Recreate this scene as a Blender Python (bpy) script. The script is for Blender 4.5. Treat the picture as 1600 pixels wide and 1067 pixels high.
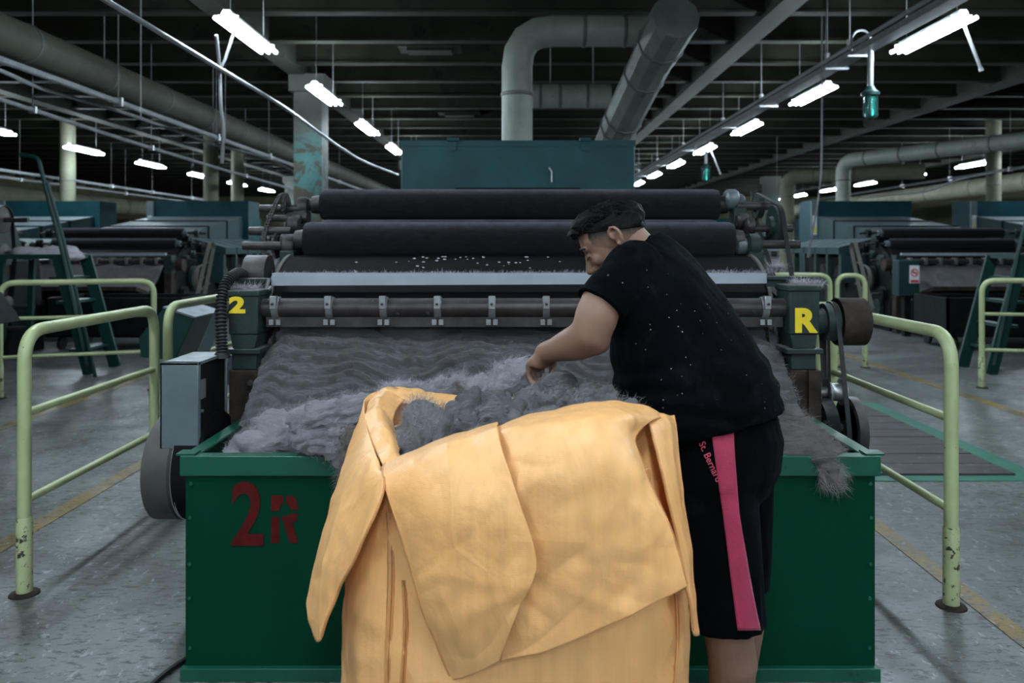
import bpy, bmesh, math, random
import numpy as np
from mathutils import Vector, Matrix
from mathutils.bvhtree import BVHTree

SC = bpy.context.scene
for o in list(bpy.data.objects):
    bpy.data.objects.remove(o, do_unlink=True)
COL = SC.collection
random.seed(7)
RNG = np.random.default_rng(11)
PI = math.pi

# ------------------------------------------------------------------ camera
F = 1250.0            # focal length in pixels of the 1600 px wide frame
CX, CY, EYE = 808.0, 383.0, 1.40
cam = bpy.data.cameras.new('camera')
cam.sensor_width = 36.0
cam.lens = F / 1600.0 * 36.0
cam.shift_x = -(CX - 800.0) / 1600.0
cam.shift_y = -(533.5 - CY) / 1600.0
cam.clip_start = 0.05
cam.clip_end = 200
cam.dof.use_dof = True
cam.dof.focus_distance = 2.5
cam.dof.aperture_fstop = 3.6
co = bpy.data.objects.new('camera', cam)
COL.objects.link(co)
co.location = (0, 0, EYE)
co.rotation_euler = (PI / 2, 0, 0)
SC.camera = co

# ------------------------------------------------------------------ world, exposure
w = bpy.data.worlds.new('world')
SC.world = w
w.use_nodes = True
w.node_tree.nodes['Background'].inputs[0].default_value = (0.02, 0.025, 0.03, 1)
w.node_tree.nodes['Background'].inputs[1].default_value = 0.3
vs = SC.view_settings
vs.view_transform = 'Standard'
vs.look = 'None'
vs.gamma = 1.0
vs.use_curve_mapping = False
vs.exposure = 1.52
TUBE_POWER = 42.0                       # emission of the fluorescent tubes
TUBE_COLOR = (0.76, 0.9, 1.0)
SC.cycles.use_denoising = True
SC.cycles.max_bounces = 6
SC.cycles.diffuse_bounces = 3
SC.cycles.glossy_bounces = 3
SC.cycles.transmission_bounces = 4
SC.cycles.sample_clamp_indirect = 4.0


def P(px, py, Y):
    """a point at depth Y whose measured place in the 1600x1067 frame is px, py"""
    return Vector(((px - CX) * Y / F, Y, EYE - (py - CY) * Y / F))


# ------------------------------------------------------------------ numpy noise
def _hash(ix, iy, iz, s):
    n = (ix * 374761393 + iy * 668265263 + iz * 1103515245 + s * 974711) & 0xffffffff
    n = ((n ^ (n >> 13)) * 1274126177) & 0xffffffff
    n = ((n ^ (n >> 15)) * 668265263) & 0xffffffff
    return ((n ^ (n >> 16)) & 0xffff) / 65535.0


def vnoise(p, seed=0):
    p = np.asarray(p, float)
    i = np.floor(p).astype(np.int64)
    f = p - i
    f = f * f * (3 - 2 * f)
    r = 0
    for dx in (0, 1):
        wx = f[:, 0] if dx else 1 - f[:, 0]
        for dy in (0, 1):
            wy = f[:, 1] if dy else 1 - f[:, 1]
            for dz in (0, 1):
                wz = f[:, 2] if dz else 1 - f[:, 2]
                r = r + wx * wy * wz * _hash(i[:, 0] + dx, i[:, 1] + dy, i[:, 2] + dz, seed)
    return r * 2 - 1


def fbm(p, octaves=3, seed=0, gain=0.5):
    p = np.asarray(p, float)
    a, t, s = 1.0, 0, 0
    for k in range(octaves):
        t = t + a * vnoise(p * (2 ** k) + 17.3 * k, seed + k)
        s += a
        a *= gain
    return t / s


# ------------------------------------------------------------------ materials
MATS = {}


def _nodes(name):
    m = bpy.data.materials.new(name)
    m.use_nodes = True
    nt = m.node_tree
    return m, nt, nt.nodes['Principled BSDF']


def ramp(nt, fac, stops):
    r = nt.nodes.new('ShaderNodeValToRGB')
    els = r.color_ramp.elements
    while len(els) < len(stops):
        els.new(0.5)
    for e, (pos, c) in zip(els, stops):
        e.position = pos
        e.color = c if len(c) == 4 else (*c, 1)
    nt.links.new(fac, r.inputs[0])
    return r.outputs[0]


def noise(nt, scale, detail=4, rough=0.55, coord='Object', stretch=None, dist=0.0):
    tc = nt.nodes.new('ShaderNodeTexCoord')
    n = nt.nodes.new('ShaderNodeTexNoise')
    n.inputs['Scale'].default_value = scale
    n.inputs['Detail'].default_value = detail
    n.inputs['Roughness'].default_value = rough
    n.inputs['Distortion'].default_value = dist
    src = tc.outputs[coord]
    if stretch:
        mp = nt.nodes.new('ShaderNodeMapping')
        mp.inputs['Scale'].default_value = stretch
        nt.links.new(src, mp.inputs[0])
        src = mp.outputs[0]
    nt.links.new(src, n.inputs['Vector'])
    return n.outputs['Fac']


def mixc(nt, fac, a, b):
    m = nt.nodes.new('ShaderNodeMix')
    m.data_type = 'RGBA'
    for sock, v in ((m.inputs[0], fac), (m.inputs[6], a), (m.inputs[7], b)):
        if isinstance(v, (int, float)):
            sock.default_value = v
        elif isinstance(v, tuple):
            sock.default_value = (*v, 1) if len(v) == 3 else v
        else:
            nt.links.new(v, sock)
    return m.outputs[2]


def bump(nt, bsdf, fac, strength=0.3, dist=0.01, chain=None):
    b = nt.nodes.new('ShaderNodeBump')
    b.inputs['Strength'].default_value = strength
    b.inputs['Distance'].default_value = dist
    nt.links.new(fac, b.inputs['Height'])
    if chain:
        nt.links.new(chain, b.inputs['Normal'])
    nt.links.new(b.outputs[0], bsdf.inputs['Normal'])
    return b.outputs[0]


def paint(name, col, rough=0.5, metal=0.0, var=0.25, scale=6, chips=None, chip_amt=0.36, chip_scale=22,
          bump_s=0.0, bump_scale=40, dust=None, dust_amt=0.6, spec=0.5, sheen=0.0, sheen_col=(1, 1, 1), coat=0.0,
          stretch=None):
    """general procedural surface: tinted paint, optional chips through to another colour, lint dust on level faces"""
    m, nt, b = _nodes(name)
    n1 = noise(nt, scale, 5, 0.6, stretch=stretch)
    dark = tuple(c * (1 - var) for c in col)
    lite = tuple(min(1, c * (1 + var)) for c in col)
    c = ramp(nt, n1, [(0.3, dark), (0.7, lite)])
    if chips:
        n2 = noise(nt, chip_scale, 6, 0.65)
        f = ramp(nt, n2, [(chip_amt - 0.015, (1, 1, 1)), (chip_amt + 0.015, (0, 0, 0))])
        c = mixc(nt, f, c, chips)
    if dust:
        g = nt.nodes.new('ShaderNodeNewGeometry')
        sx = nt.nodes.new('ShaderNodeSeparateXYZ')
        nt.links.new(g.outputs['Normal'], sx.inputs[0])
        mr = nt.nodes.new('ShaderNodeMapRange')
        mr.inputs[1].default_value = 0.55
        mr.inputs[2].default_value = 0.98
        nt.links.new(sx.outputs[2], mr.inputs[0])
        n3 = noise(nt, 14, 5, 0.7)
        f3 = ramp(nt, n3, [(0.35, (0.25,) * 3), (0.62, (1,) * 3)])
        mu = nt.nodes.new('ShaderNodeMath')
        mu.operation = 'MULTIPLY'
        nt.links.new(mr.outputs[0], mu.inputs[0])
        nt.links.new(f3, mu.inputs[1])
        mu2 = nt.nodes.new('ShaderNodeMath')
        mu2.operation = 'MULTIPLY'
        nt.links.new(mu.outputs[0], mu2.inputs[0])
        mu2.inputs[1].default_value = dust_amt
        c = mixc(nt, mu2.outputs[0], c, dust)
    nt.links.new(c, b.inputs['Base Color'])
    b.inputs['Roughness'].default_value = rough
    b.inputs['Metallic'].default_value = metal
    b.inputs['Specular IOR Level'].default_value = spec
    if sheen:
        b.inputs['Sheen Weight'].default_value = sheen
        b.inputs['Sheen Roughness'].default_value = 0.45
        b.inputs['Sheen Tint'].default_value = (*sheen_col, 1)
    if coat:
        b.inputs['Coat Weight'].default_value = coat
        b.inputs['Coat Roughness'].default_value = 0.25
    if bump_s:
        bump(nt, b, noise(nt, bump_scale, 4, 0.6), bump_s, 0.01)
    MATS[name] = m
    return m


def emit(name, col, strength):
    m = bpy.data.materials.new(name)
    m.use_nodes = True
    nt = m.node_tree
    nt.nodes.clear()
    e = nt.nodes.new('ShaderNodeEmission')
    e.inputs[0].default_value = (*col, 1)
    e.inputs[1].default_value = strength
    o = nt.nodes.new('ShaderNodeOutputMaterial')
    nt.links.new(e.outputs[0], o.inputs[0])
    MATS[name] = m
    return m


LINT = (0.28, 0.28, 0.30)
emit('tube_light', TUBE_COLOR, TUBE_POWER)
emit('far_lamp', TUBE_COLOR, 9.0)
emit('red_lamp', (1.0, 0.08, 0.05), 4.0)
paint('rail_paint', (0.40, 0.455, 0.235), 0.38, var=0.12, chips=(0.03, 0.028, 0.02), chip_amt=0.30, chip_scale=30)
paint('rail_worn', (0.38, 0.42, 0.22), 0.42, var=0.15, chips=(0.028, 0.022, 0.018), chip_amt=0.42, chip_scale=34)
paint('teal', (0.012, 0.068, 0.075), 0.5, var=0.25, scale=2.5, dust=LINT, dust_amt=0.5, spec=0.30)
paint('teal_far', (0.010, 0.05, 0.06), 0.55, var=0.25, scale=1.5, dust=(0.2, 0.24, 0.27), dust_amt=0.55, spec=0.12)
paint('teal_cover', (0.018, 0.042, 0.045), 0.5, var=0.2, scale=2, dust=(0.24, 0.28, 0.3), dust_amt=0.7, spec=0.12)
paint('machine_green', (0.017, 0.031, 0.029), 0.5, var=0.35, scale=9, chips=(0.03, 0.03, 0.028), chip_amt=0.36, chip_scale=18,
      dust=LINT, dust_amt=0.75, bump_s=0.15, spec=0.30)
paint('machine_dark', (0.006, 0.0085, 0.0085), 0.6, var=0.5, scale=8, dust=(0.16, 0.16, 0.17), dust_amt=0.6, bump_s=0.15, spec=0.12)
paint('bin_green', (0.0004, 0.040, 0.019), 0.42, var=0.10, scale=2.2, chips=(0.001, 0.05, 0.025), chip_amt=0.30, chip_scale=60, bump_s=0.05,
      bump_scale=9, spec=0.10)
paint('bin_rim', (0.003, 0.08, 0.046), 0.4, var=0.15, scale=6, chips=(0.004, 0.04, 0.025), chip_amt=0.33)
paint('stencil_red', (0.09, 0.008, 0.007), 0.6, var=0.25, scale=20, spec=0.12)
paint('sticker_yellow', (0.82, 0.60, 0.02), 0.45, var=0.08)
paint('roller_cloth', (0.007, 0.007, 0.008), 0.9, var=0.6, scale=60, spec=0.2, sheen=0.16, sheen_col=(0.75, 0.78, 0.95), bump_s=0.5,
      bump_scale=260, stretch=(0.35, 1, 1), dust=(0.16, 0.16, 0.19), dust_amt=0.35)
paint('doffer_wire', (0.005, 0.005, 0.0055), 0.7, spec=0.2, var=0.5, scale=80, bump_s=0.5, bump_scale=300)
paint('iron', (0.055, 0.05, 0.048), 0.5, metal=0.55, var=0.4, scale=14, dust=LINT, dust_amt=0.45, bump_s=0.1)
paint('pipe_brown', (0.045, 0.037, 0.036), 0.42, metal=0.35, var=0.4, scale=12, chips=(0.16, 0.14, 0.14), chip_amt=0.34, chip_scale=28,
      dust=LINT, dust_amt=0.45)
paint('steel', (0.42, 0.43, 0.44), 0.38, metal=0.85, var=0.2, scale=10, dust=LINT, dust_amt=0.4)
paint('galvanised', (0.13, 0.163, 0.175), 0.45, metal=0.25, var=0.16, scale=5, bump_s=0.03, dust=(0.4, 0.42, 0.46), dust_amt=0.5)
paint('rust', (0.04, 0.03, 0.025), 0.7, metal=0.2, var=0.5, scale=12, bump_s=0.2, spec=0.12)
paint('rubber', (0.012, 0.012, 0.013), 0.5, var=0.3, dust=(0.2, 0.2, 0.22), dust_amt=0.35, spec=0.30)
paint('black_pit', (0.006, 0.006, 0.007), 0.8, var=0.3, spec=0.12)
paint('bar_white', (0.34, 0.37, 0.42), 0.45, metal=0.1, var=0.12, scale=5, chips=(0.2, 0.2, 0.21), chip_amt=0.3)
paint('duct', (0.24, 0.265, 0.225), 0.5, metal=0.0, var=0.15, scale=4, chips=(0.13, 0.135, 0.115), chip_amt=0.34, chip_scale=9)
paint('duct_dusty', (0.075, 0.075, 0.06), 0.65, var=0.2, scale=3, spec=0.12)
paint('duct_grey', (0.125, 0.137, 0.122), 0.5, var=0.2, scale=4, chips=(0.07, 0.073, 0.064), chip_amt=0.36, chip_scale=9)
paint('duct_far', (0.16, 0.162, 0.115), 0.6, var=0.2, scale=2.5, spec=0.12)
paint('band', (0.10, 0.105, 0.1), 0.5, metal=0.3, var=0.3)
paint('conduit', (0.22, 0.235, 0.245), 0.45, metal=0.2, var=0.2, scale=12, dust=LINT, dust_amt=0.8)
paint('wire', (0.17, 0.175, 0.18), 0.6, var=0.3, dust=LINT)
paint('fixture', (0.5, 0.52, 0.54), 0.5, var=0.1)
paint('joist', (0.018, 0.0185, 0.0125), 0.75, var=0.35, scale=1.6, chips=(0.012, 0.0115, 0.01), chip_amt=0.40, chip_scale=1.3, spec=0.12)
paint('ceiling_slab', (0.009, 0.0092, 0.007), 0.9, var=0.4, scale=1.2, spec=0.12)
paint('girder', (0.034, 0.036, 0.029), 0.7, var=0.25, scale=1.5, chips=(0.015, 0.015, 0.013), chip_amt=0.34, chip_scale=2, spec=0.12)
paint('wall_far', (0.15, 0.14, 0.085), 0.8, var=0.3, scale=0.5, spec=0.12)
paint('white_sign', (0.7, 0.72, 0.74), 0.5, var=0.05)
paint('sign_red', (0.6, 0.04, 0.05), 0.5, var=0.05)
paint('sign_yellow', (0.75, 0.6, 0.05), 0.5, var=0.05)
paint('sign_black', (0.02, 0.02, 0.02), 0.5, var=0.05)
paint('wheel_grey', (0.06, 0.058, 0.053), 0.6, var=0.2)
paint('belt_tan', (0.13, 0.127, 0.108), 0.7, var=0.2)
paint('pit_green', (0.012, 0.15, 0.1), 0.5, var=0.25, scale=5, chips=(0.12, 0.13, 0.12), chip_amt=0.33)
paint('plank', (0.065, 0.056, 0.06), 0.55, var=0.4, scale=4, chips=(0.12, 0.115, 0.12), chip_amt=0.37, chip_scale=9, stretch=(1, 5, 1), spec=0.30)
paint('sign_pole', (0.005, 0.03, 0.027), 0.45, var=0.2, spec=0.30)
paint('skin', (0.235, 0.132, 0.092), 0.5, var=0.10, scale=9, spec=0.35, bump_s=0.06, bump_scale=180)
MATS['skin'].node_tree.nodes['Principled BSDF'].inputs['Subsurface Weight'].default_value = 0.12
MATS['skin'].node_tree.nodes['Principled BSDF'].inputs['Subsurface Radius'].default_value = (0.012, 0.005, 0.003)
paint('lips', (0.30, 0.12, 0.1), 0.45, var=0.1)
paint('hair', (0.003, 0.003, 0.0035), 0.6, var=0.4, scale=60, stretch=(1, 1, 0.2), bump_s=0.5, bump_scale=120, spec=0.12)
paint('hair_fade', (0.055, 0.038, 0.029), 0.7, var=0.4, scale=120)
paint('shoe', (0.02, 0.02, 0.022), 0.6, var=0.3)
paint('shorts_pink', (0.34, 0.022, 0.07), 0.8, var=0.15, scale=18, sheen=0.2, bump_s=0.2, bump_scale=220)
paint('shorts_print', (0.45, 0.06, 0.1), 0.7, var=0.1)


def lint_cloth(name, col, amount, speck):
    m, nt, b = _nodes(name)
    c = ramp(nt, noise(nt, 9, 4), [(0.3, tuple(x * 0.7 for x in col)), (0.7, tuple(x * 1.3 for x in col))])
    haze = ramp(nt, noise(nt, 7, 6, 0.75, dist=0.6), [(0.52, (0, 0, 0)), (0.8, (amount,) * 3)])
    c = mixc(nt, haze, c, (0.3, 0.3, 0.33))
    tc = nt.nodes.new('ShaderNodeTexCoord')
    for sc_, r in ((38, speck), (85, speck * 1.1)):
        v = nt.nodes.new('ShaderNodeTexVoronoi')
        v.inputs['Scale'].default_value = sc_
        nt.links.new(tc.outputs['Object'], v.inputs['Vector'])
        near = ramp(nt, v.outputs['Distance'], [(r * 0.6, (1, 1, 1)), (r, (0, 0, 0))])
        sep = nt.nodes.new('ShaderNodeSeparateColor')
        nt.links.new(v.outputs['Color'], sep.inputs[0])
        few = ramp(nt, sep.outputs[0], [(0.86, (0, 0, 0)), (0.90, (1, 1, 1))])
        clus = ramp(nt, noise(nt, 5, 2), [(0.45, (0, 0, 0)), (0.6, (1, 1, 1))])
        k = mixc(nt, near, (0, 0, 0), few)
        k = mixc(nt, k, (0, 0, 0), clus)
        c = mixc(nt, k, c, (0.45, 0.45, 0.47))
    nt.links.new(c, b.inputs['Base Color'])
    b.inputs['Roughness'].default_value = 0.9
    b.inputs['Specular IOR Level'].default_value = 0.04
    b.inputs['Sheen Weight'].default_value = 0.016
    b.inputs['Sheen Tint'].default_value = (0.6, 0.75, 0.9, 1)
    bump(nt, b, noise(nt, 300, 2), 0.25, 0.003)
    MATS[name] = m


lint_cloth('tshirt_black', (0.0013, 0.0019, 0.0027), 0.028, 0.12)
lint_cloth('shorts_black', (0.0012, 0.0016, 0.0023), 0.02, 0.05)


def wool_mat(name, col):
    m, nt, b = _nodes(name)
    c = ramp(nt, noise(nt, 5, 6, 0.7, dist=0.8), [(0.25, tuple(x * 0.72 for x in col)), (0.75, tuple(x * 1.2 for x in col))])
    nt.links.new(c, b.inputs['Base Color'])
    b.inputs['Roughness'].default_value = 1.0
    b.inputs['Specular IOR Level'].default_value = 0.05
    b.inputs['Sheen Weight'].default_value = 0.0
    b.inputs['Sheen Roughness'].default_value = 0.6
    bump(nt, b, noise(nt, 70, 6, 0.75, stretch=(0.5, 1, 1.6), dist=1.4), 1.0, 0.02)
    MATS[name] = m


wool_mat('wool', (0.255, 0.245, 0.26))
wool_mat('wool_light', (0.48, 0.46, 0.50))
wool_mat('wool_brown', (0.22, 0.195, 0.19))
for nm, c in (('fibre', (0.30, 0.29, 0.30)), ('fibre_light', (0.50, 0.48, 0.52)), ('fibre_brown', (0.27, 0.24, 0.235))):
    m, nt, b = _nodes(nm)
    b.inputs['Base Color'].default_value = (*c, 1)
    b.inputs['Roughness'].default_value = 0.8
    b.inputs['Specular IOR Level'].default_value = 0.15
    MATS[nm] = m


def bag_mat():
    m, nt, b = _nodes('bag_cloth')
    base = ramp(nt, noise(nt, 3.5, 5, 0.6), [(0.3, (0.90, 0.445, 0.155)), (0.7, (0.95, 0.52, 0.215))])
    tc = nt.nodes.new('ShaderNodeTexCoord')
    chain = None
    fine = None
    for d in ('X', 'Z'):
        wv = nt.nodes.new('ShaderNodeTexWave')
        wv.bands_direction = d
        wv.inputs['Scale'].default_value = 95
        wv.inputs['Distortion'].default_value = 0.6
        nt.links.new(tc.outputs['Object'], wv.inputs['Vector'])
        fine = wv.outputs['Fac']
        chain = bump(nt, b, fine, 0.10, 0.002, chain)
    streak = ramp(nt, noise(nt, 30, 3, 0.6, stretch=(1, 1, 0.06)), [(0.4, (0.92,) * 3), (0.6, (1,) * 3)])
    mx = nt.nodes.new('ShaderNodeMix')
    mx.data_type = 'RGBA'
    mx.blend_type = 'MULTIPLY'
    mx.inputs[0].default_value = 1
    nt.links.new(base, mx.inputs[6])
    nt.links.new(streak, mx.inputs[7])
    stain = ramp(nt, noise(nt, 6, 6, 0.7), [(0.68, (0, 0, 0)), (0.8, (0.35,) * 3)])
    c = mixc(nt, stain, mx.outputs[2], (0.36, 0.22, 0.12))
    nt.links.new(c, b.inputs['Base Color'])
    b.inputs['Roughness'].default_value = 0.42
    b.inputs['Specular IOR Level'].default_value = 0.45
    chain = bump(nt, b, noise(nt, 14, 4, 0.55), 0.28, 0.015, chain)
    # sharp crumple lines
    v = nt.nodes.new('ShaderNodeTexVoronoi')
    v.feature = 'DISTANCE_TO_EDGE'
    v.inputs['Scale'].default_value = 7
    mp = nt.nodes.new('ShaderNodeMapping')
    mp.inputs['Rotation'].default_value = (0.3, 0.7, 0.2)
    mp.inputs['Scale'].default_value = (1, 1, 0.55)
    nt.links.new(tc.outputs['Object'], mp.inputs[0])
    nt.links.new(mp.outputs[0], v.inputs['Vector'])
    e = ramp(nt, v.outputs['Distance'], [(0.0, (1, 1, 1)), (0.12, (0, 0, 0))])
    bump(nt, b, e, 0.22, 0.01, chain)
    MATS['bag_cloth'] = m


bag_mat()
paint('bag_seam', (0.62, 0.27, 0.09), 0.5, var=0.2, scale=30, stretch=(1, 1, 0.3))
paint('bag_stitch', (0.36, 0.14, 0.04), 0.6, var=0.3, scale=60)


def floor_mat(name, yellow=None):
    m, nt, b = _nodes(name)
    c = ramp(nt, noise(nt, 0.9, 6, 0.65, 'Object'), [(0.3, (0.105, 0.114, 0.114)), (0.7, (0.185, 0.196, 0.195))])
    if yellow:
        c = ramp(nt, noise(nt, 2.2, 6, 0.7), [(0.3, tuple(x * .7 for x in yellow)), (0.7, yellow)])
    # trodden patches
    d1 = ramp(nt, noise(nt, 2.7, 8, 0.75, dist=0.5), [(0.47, (0, 0, 0)), (0.66, (0.8,) * 3)])
    c = mixc(nt, d1, c, (0.058, 0.06, 0.06))
    # scuffs, streaks
    d2 = ramp(nt, noise(nt, 34, 5, 0.7, stretch=(0.5, 1.3, 1), dist=0.4), [(0.54, (0, 0, 0)), (0.59, (0.9,) * 3)])
    c = mixc(nt, d2, c, (0.035, 0.035, 0.036))
    d3 = ramp(nt, noise(nt, 26, 6, 0.75, stretch=(1, 0.6, 1)), [(0.585, (0, 0, 0)), (0.63, (0.8,) * 3)])
    c = mixc(nt, d3, c, (0.30, 0.315, 0.32))
    if yellow:
        d4 = ramp(nt, noise(nt, 7, 7, 0.75), [(0.5, (0, 0, 0)), (0.62, (0.75,) * 3)])
        c = mixc(nt, d4, c, (0.15, 0.155, 0.145))
    nt.links.new(c, b.inputs['Base Color'])
    r = ramp(nt, noise(nt, 3.1, 5, 0.6), [(0.35, (0.30,) * 3), (0.7, (0.55,) * 3)])
    nt.links.new(r, b.inputs['Roughness'])
    b.inputs['Specular IOR Level'].default_value = 0.5
    bump(nt, b, noise(nt, 18, 6, 0.7), 0.22, 0.01)
    MATS[name] = m


floor_mat('floor_paint')
floor_mat('line_yellow', (0.27, 0.175, 0.03))


def glass_mat():
    m, nt, b = _nodes('green_glass')
    b.inputs['Base Color'].default_value = (0.05, 0.45, 0.36, 1)
    b.inputs['Roughness'].default_value = 0.08
    b.inputs['Transmission Weight'].default_value = 0.7
    MATS['green_glass'] = m


glass_mat()


def pillar_mat():
    m, nt, b = _nodes('pillar_paint')
    tc = nt.nodes.new('ShaderNodeTexCoord')
    sx = nt.nodes.new('ShaderNodeSeparateXYZ')
    nt.links.new(tc.outputs['Object'], sx.inputs[0])
    n = noise(nt, 2.6, 6, 0.7)
    ad = nt.nodes.new('ShaderNodeMath')
    ad.operation = 'MULTIPLY_ADD'
    nt.links.new(n, ad.inputs[0])
    ad.inputs[1].default_value = 1.1
    nt.links.new(sx.outputs[2], ad.inputs[2])
    lower = ramp(nt, ad.outputs[0], [(0.0, (1, 1, 1)), (1.0, (0, 0, 0))])
    mr = nt.nodes.new('ShaderNodeMapRange')
    mr.inputs[1].default_value = 3.35
    mr.inputs[2].default_value = 3.75
    nt.links.new(ad.outputs[0], mr.inputs[0])
    white = ramp(nt, noise(nt, 3, 4), [(0.3, (0.085, 0.088, 0.078)), (0.7, (0.125, 0.128, 0.112))])
    teal = ramp(nt, noise(nt, 4, 4), [(0.3, (0.05, 0.145, 0.14)), (0.7, (0.08, 0.195, 0.19))])
    c = mixc(nt, mr.outputs[0], teal, white)
    pe = ramp(nt, noise(nt, 3.2, 8, 0.72, dist=0.5), [(0.46, (0, 0, 0)), (0.49, (1, 1, 1))])
    pe2 = mixc(nt, mr.outputs[0], pe, (0, 0, 0))
    c = mixc(nt, pe2, c, (0.075, 0.066, 0.048))
    nt.links.new(c, b.inputs['Base Color'])
    b.inputs['Roughness'].default_value = 0.75
    MATS['pillar_paint'] = m


pillar_mat()


# ------------------------------------------------------------------ scene helpers
ORIGIN = {}


def tag(o, label=None, cat=None, group=None, kind=None):
    if label:
        o['label'] = label
    if cat:
        o['category'] = cat
    if group:
        o['group'] = group
    if kind:
        o['kind'] = kind
    return o


def thing(name, loc, label, cat, group=None):
    o = bpy.data.objects.new(name, None)
    o.empty_display_size = 0.1
    COL.objects.link(o)
    o.location = loc
    ORIGIN[o] = Vector(loc)
    return tag(o, label, cat, group)


class MB:
    """collects shapes in world coordinates, then builds them as one mesh object"""

    def __init__(self):
        self.v, self.f = [], []

    def add(self, verts, faces):
        n = len(self.v)
        self.v += [tuple(p) for p in verts]
        self.f += [tuple(i + n for i in f) for f in faces]
        return self

    def box(self, lo, hi, M=None):
        (a, b, c), (d, e, f) = lo, hi
        vs_ = [(a, b, c), (d, b, c), (d, e, c), (a, e, c), (a, b, f), (d, b, f), (d, e, f), (a, e, f)]
        if M:
            vs_ = [M @ Vector(p) for p in vs_]
        return self.add(vs_, [(0, 3, 2, 1), (4, 5, 6, 7), (0, 1, 5, 4), (1, 2, 6, 5), (2, 3, 7, 6), (3, 0, 4, 7)])

    def beam(self, p0, p1, wdt, hgt, up=(0, 0, 1)):
        p0, p1 = Vector(p0), Vector(p1)
        d = (p1 - p0).normalized()
        u = Vector(up)
        s = d.cross(u)
        if s.length < 1e-4:
            s = d.cross(Vector((0, 1, 0)))
        s.normalize()
        u = s.cross(d).normalized()
        vs_ = []
        for p in (p0, p1):
            for a, b in ((-1, -1), (1, -1), (1, 1), (-1, 1)):
                vs_.append(p + s * (a * wdt / 2) + u * (b * hgt / 2))
        return self.add(vs_, [(0, 1, 2, 3), (7, 6, 5, 4), (0, 4, 5, 1), (1, 5, 6, 2), (2, 6, 7, 3), (3, 7, 4, 0)])

    def tube(self, pts, r, seg=12, caps=True, closed=False):
        pts = [Vector(p) for p in pts]
        n = len(pts)
        rs = r if isinstance(r, (list, tuple, np.ndarray)) else [r] * n
        ref = None
        vs_, fs = [], []
        for i, p in enumerate(pts):
            a = pts[(i - 1) % n] if (i or closed) else p
            b = pts[(i + 1) % n] if (i < n - 1 or closed) else p
            d = (b - a)
            d = d.normalized() if d.length > 1e-9 else Vector((0, 0, 1))
            if ref is None:
                ref = Vector((0, 0, 1)) if abs(d.z) < 0.9 else Vector((1, 0, 0))
                ref = (ref - d * ref.dot(d)).normalized()
            else:
                ref = ref - d * ref.dot(d)
                ref = ref.normalized() if ref.length > 1e-6 else d.orthogonal().normalized()
            s = d.cross(ref)
            for k in range(seg):
                t = 2 * PI * k / seg
                vs_.append(p + (ref * math.cos(t) + s * math.sin(t)) * rs[i])
        m = n if closed else n - 1
        for i in range(m):
            j = (i + 1) % n
            for k in range(seg):
                l = (k + 1) % seg
                fs.append((i * seg + k, i * seg + l, j * seg + l, j * seg + k))
        if caps and not closed:
            fs.append(tuple(range(seg))[::-1])
            fs.append(tuple((n - 1) * seg + k for k in range(seg)))
        return self.add(vs_, fs)

    def cyl(self, p0, p1, r, seg=20, r1=None):
        return self.tube([p0, p1], [r, r if r1 is None else r1], seg)

    def lathe(self, prof, c, axis='X', seg=32):
        """prof: list of (along, radius) from end to end, revolved about an axis through c"""
        c = Vector(c)
        A = {'X': Vector((1, 0, 0)), 'Y': Vector((0, 1, 0)), 'Z': Vector((0, 0, 1))}[axis]
        U = A.orthogonal().normalized()
        W = A.cross(U)
        vs_, fs = [], []
        for a, r in prof:
            for k in range(seg):
                t = 2 * PI * k / seg
                vs_.append(c + A * a + (U * math.cos(t) + W * math.sin(t)) * max(r, 1e-5))
        for i in range(len(prof) - 1):
            for k in range(seg):
                l = (k + 1) % seg
                fs.append((i * seg + k, i * seg + l, (i + 1) * seg + l, (i + 1) * seg + k))
        if prof[0][1] > 1e-4:
            fs.append(tuple(range(seg))[::-1])
        if prof[-1][1] > 1e-4:
            fs.append(tuple((len(prof) - 1) * seg + k for k in range(seg)))
        return self.add(vs_, fs)

    def prism(self, poly, a0, a1, plane='YZ'):
        """extrude a 2-d outline: 'YZ' along x, 'XZ' along y, 'XY' along z"""
        n = len(poly)
        put = {'YZ': lambda p, a: (a, p[0], p[1]), 'XZ': lambda p, a: (p[0], a, p[1]), 'XY': lambda p, a: (p[0], p[1], a)}[plane]
        vs_ = [put(p, a0) for p in poly] + [put(p, a1) for p in poly]
        fs = [tuple(range(n)), tuple(range(2 * n - 1, n - 1, -1))]
        for i in range(n):
            j = (i + 1) % n
            fs.append((i, i + n, j + n, j))
        return self.add(vs_, fs)

    def grid(self, pts):
        """pts: array rows x cols x 3"""
        r, c = len(pts), len(pts[0])
        vs_ = [tuple(p) for row in pts for p in row]
        fs = [(i * c + j, i * c + j + 1, (i + 1) * c + j + 1, (i + 1) * c + j) for i in range(r - 1) for j in range(c - 1)]
        return self.add(vs_, fs)

    def build(self, name, mat, parent=None, sharp=40, bevel=0.0, label=None, cat=None, group=None, kind=None, solid=0.0, recalc=True):
        me = bpy.data.meshes.new(name)
        v = np.array(self.v, float)
        if parent is not None:
            org = ORIGIN[parent]
        else:
            org = Vector(((v[:, 0].min() + v[:, 0].max()) / 2, (v[:, 1].min() + v[:, 1].max()) / 2, v[:, 2].min()))
        v = v - np.array(org)
        me.from_pydata(v.tolist(), [], self.f)
        if recalc:
            bm = bmesh.new()
            bm.from_mesh(me)
            bmesh.ops.recalc_face_normals(bm, faces=bm.faces)
            bm.to_mesh(me)
            bm.free()
        me.materials.append(MATS[mat])
        me.shade_smooth()
        me.set_sharp_from_angle(angle=math.radians(sharp))
        o = bpy.data.objects.new(name, me)
        COL.objects.link(o)
        if parent is None:
            o.location = org
            ORIGIN[o] = org
        else:
            o.parent = parent
            ORIGIN[o] = org
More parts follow.
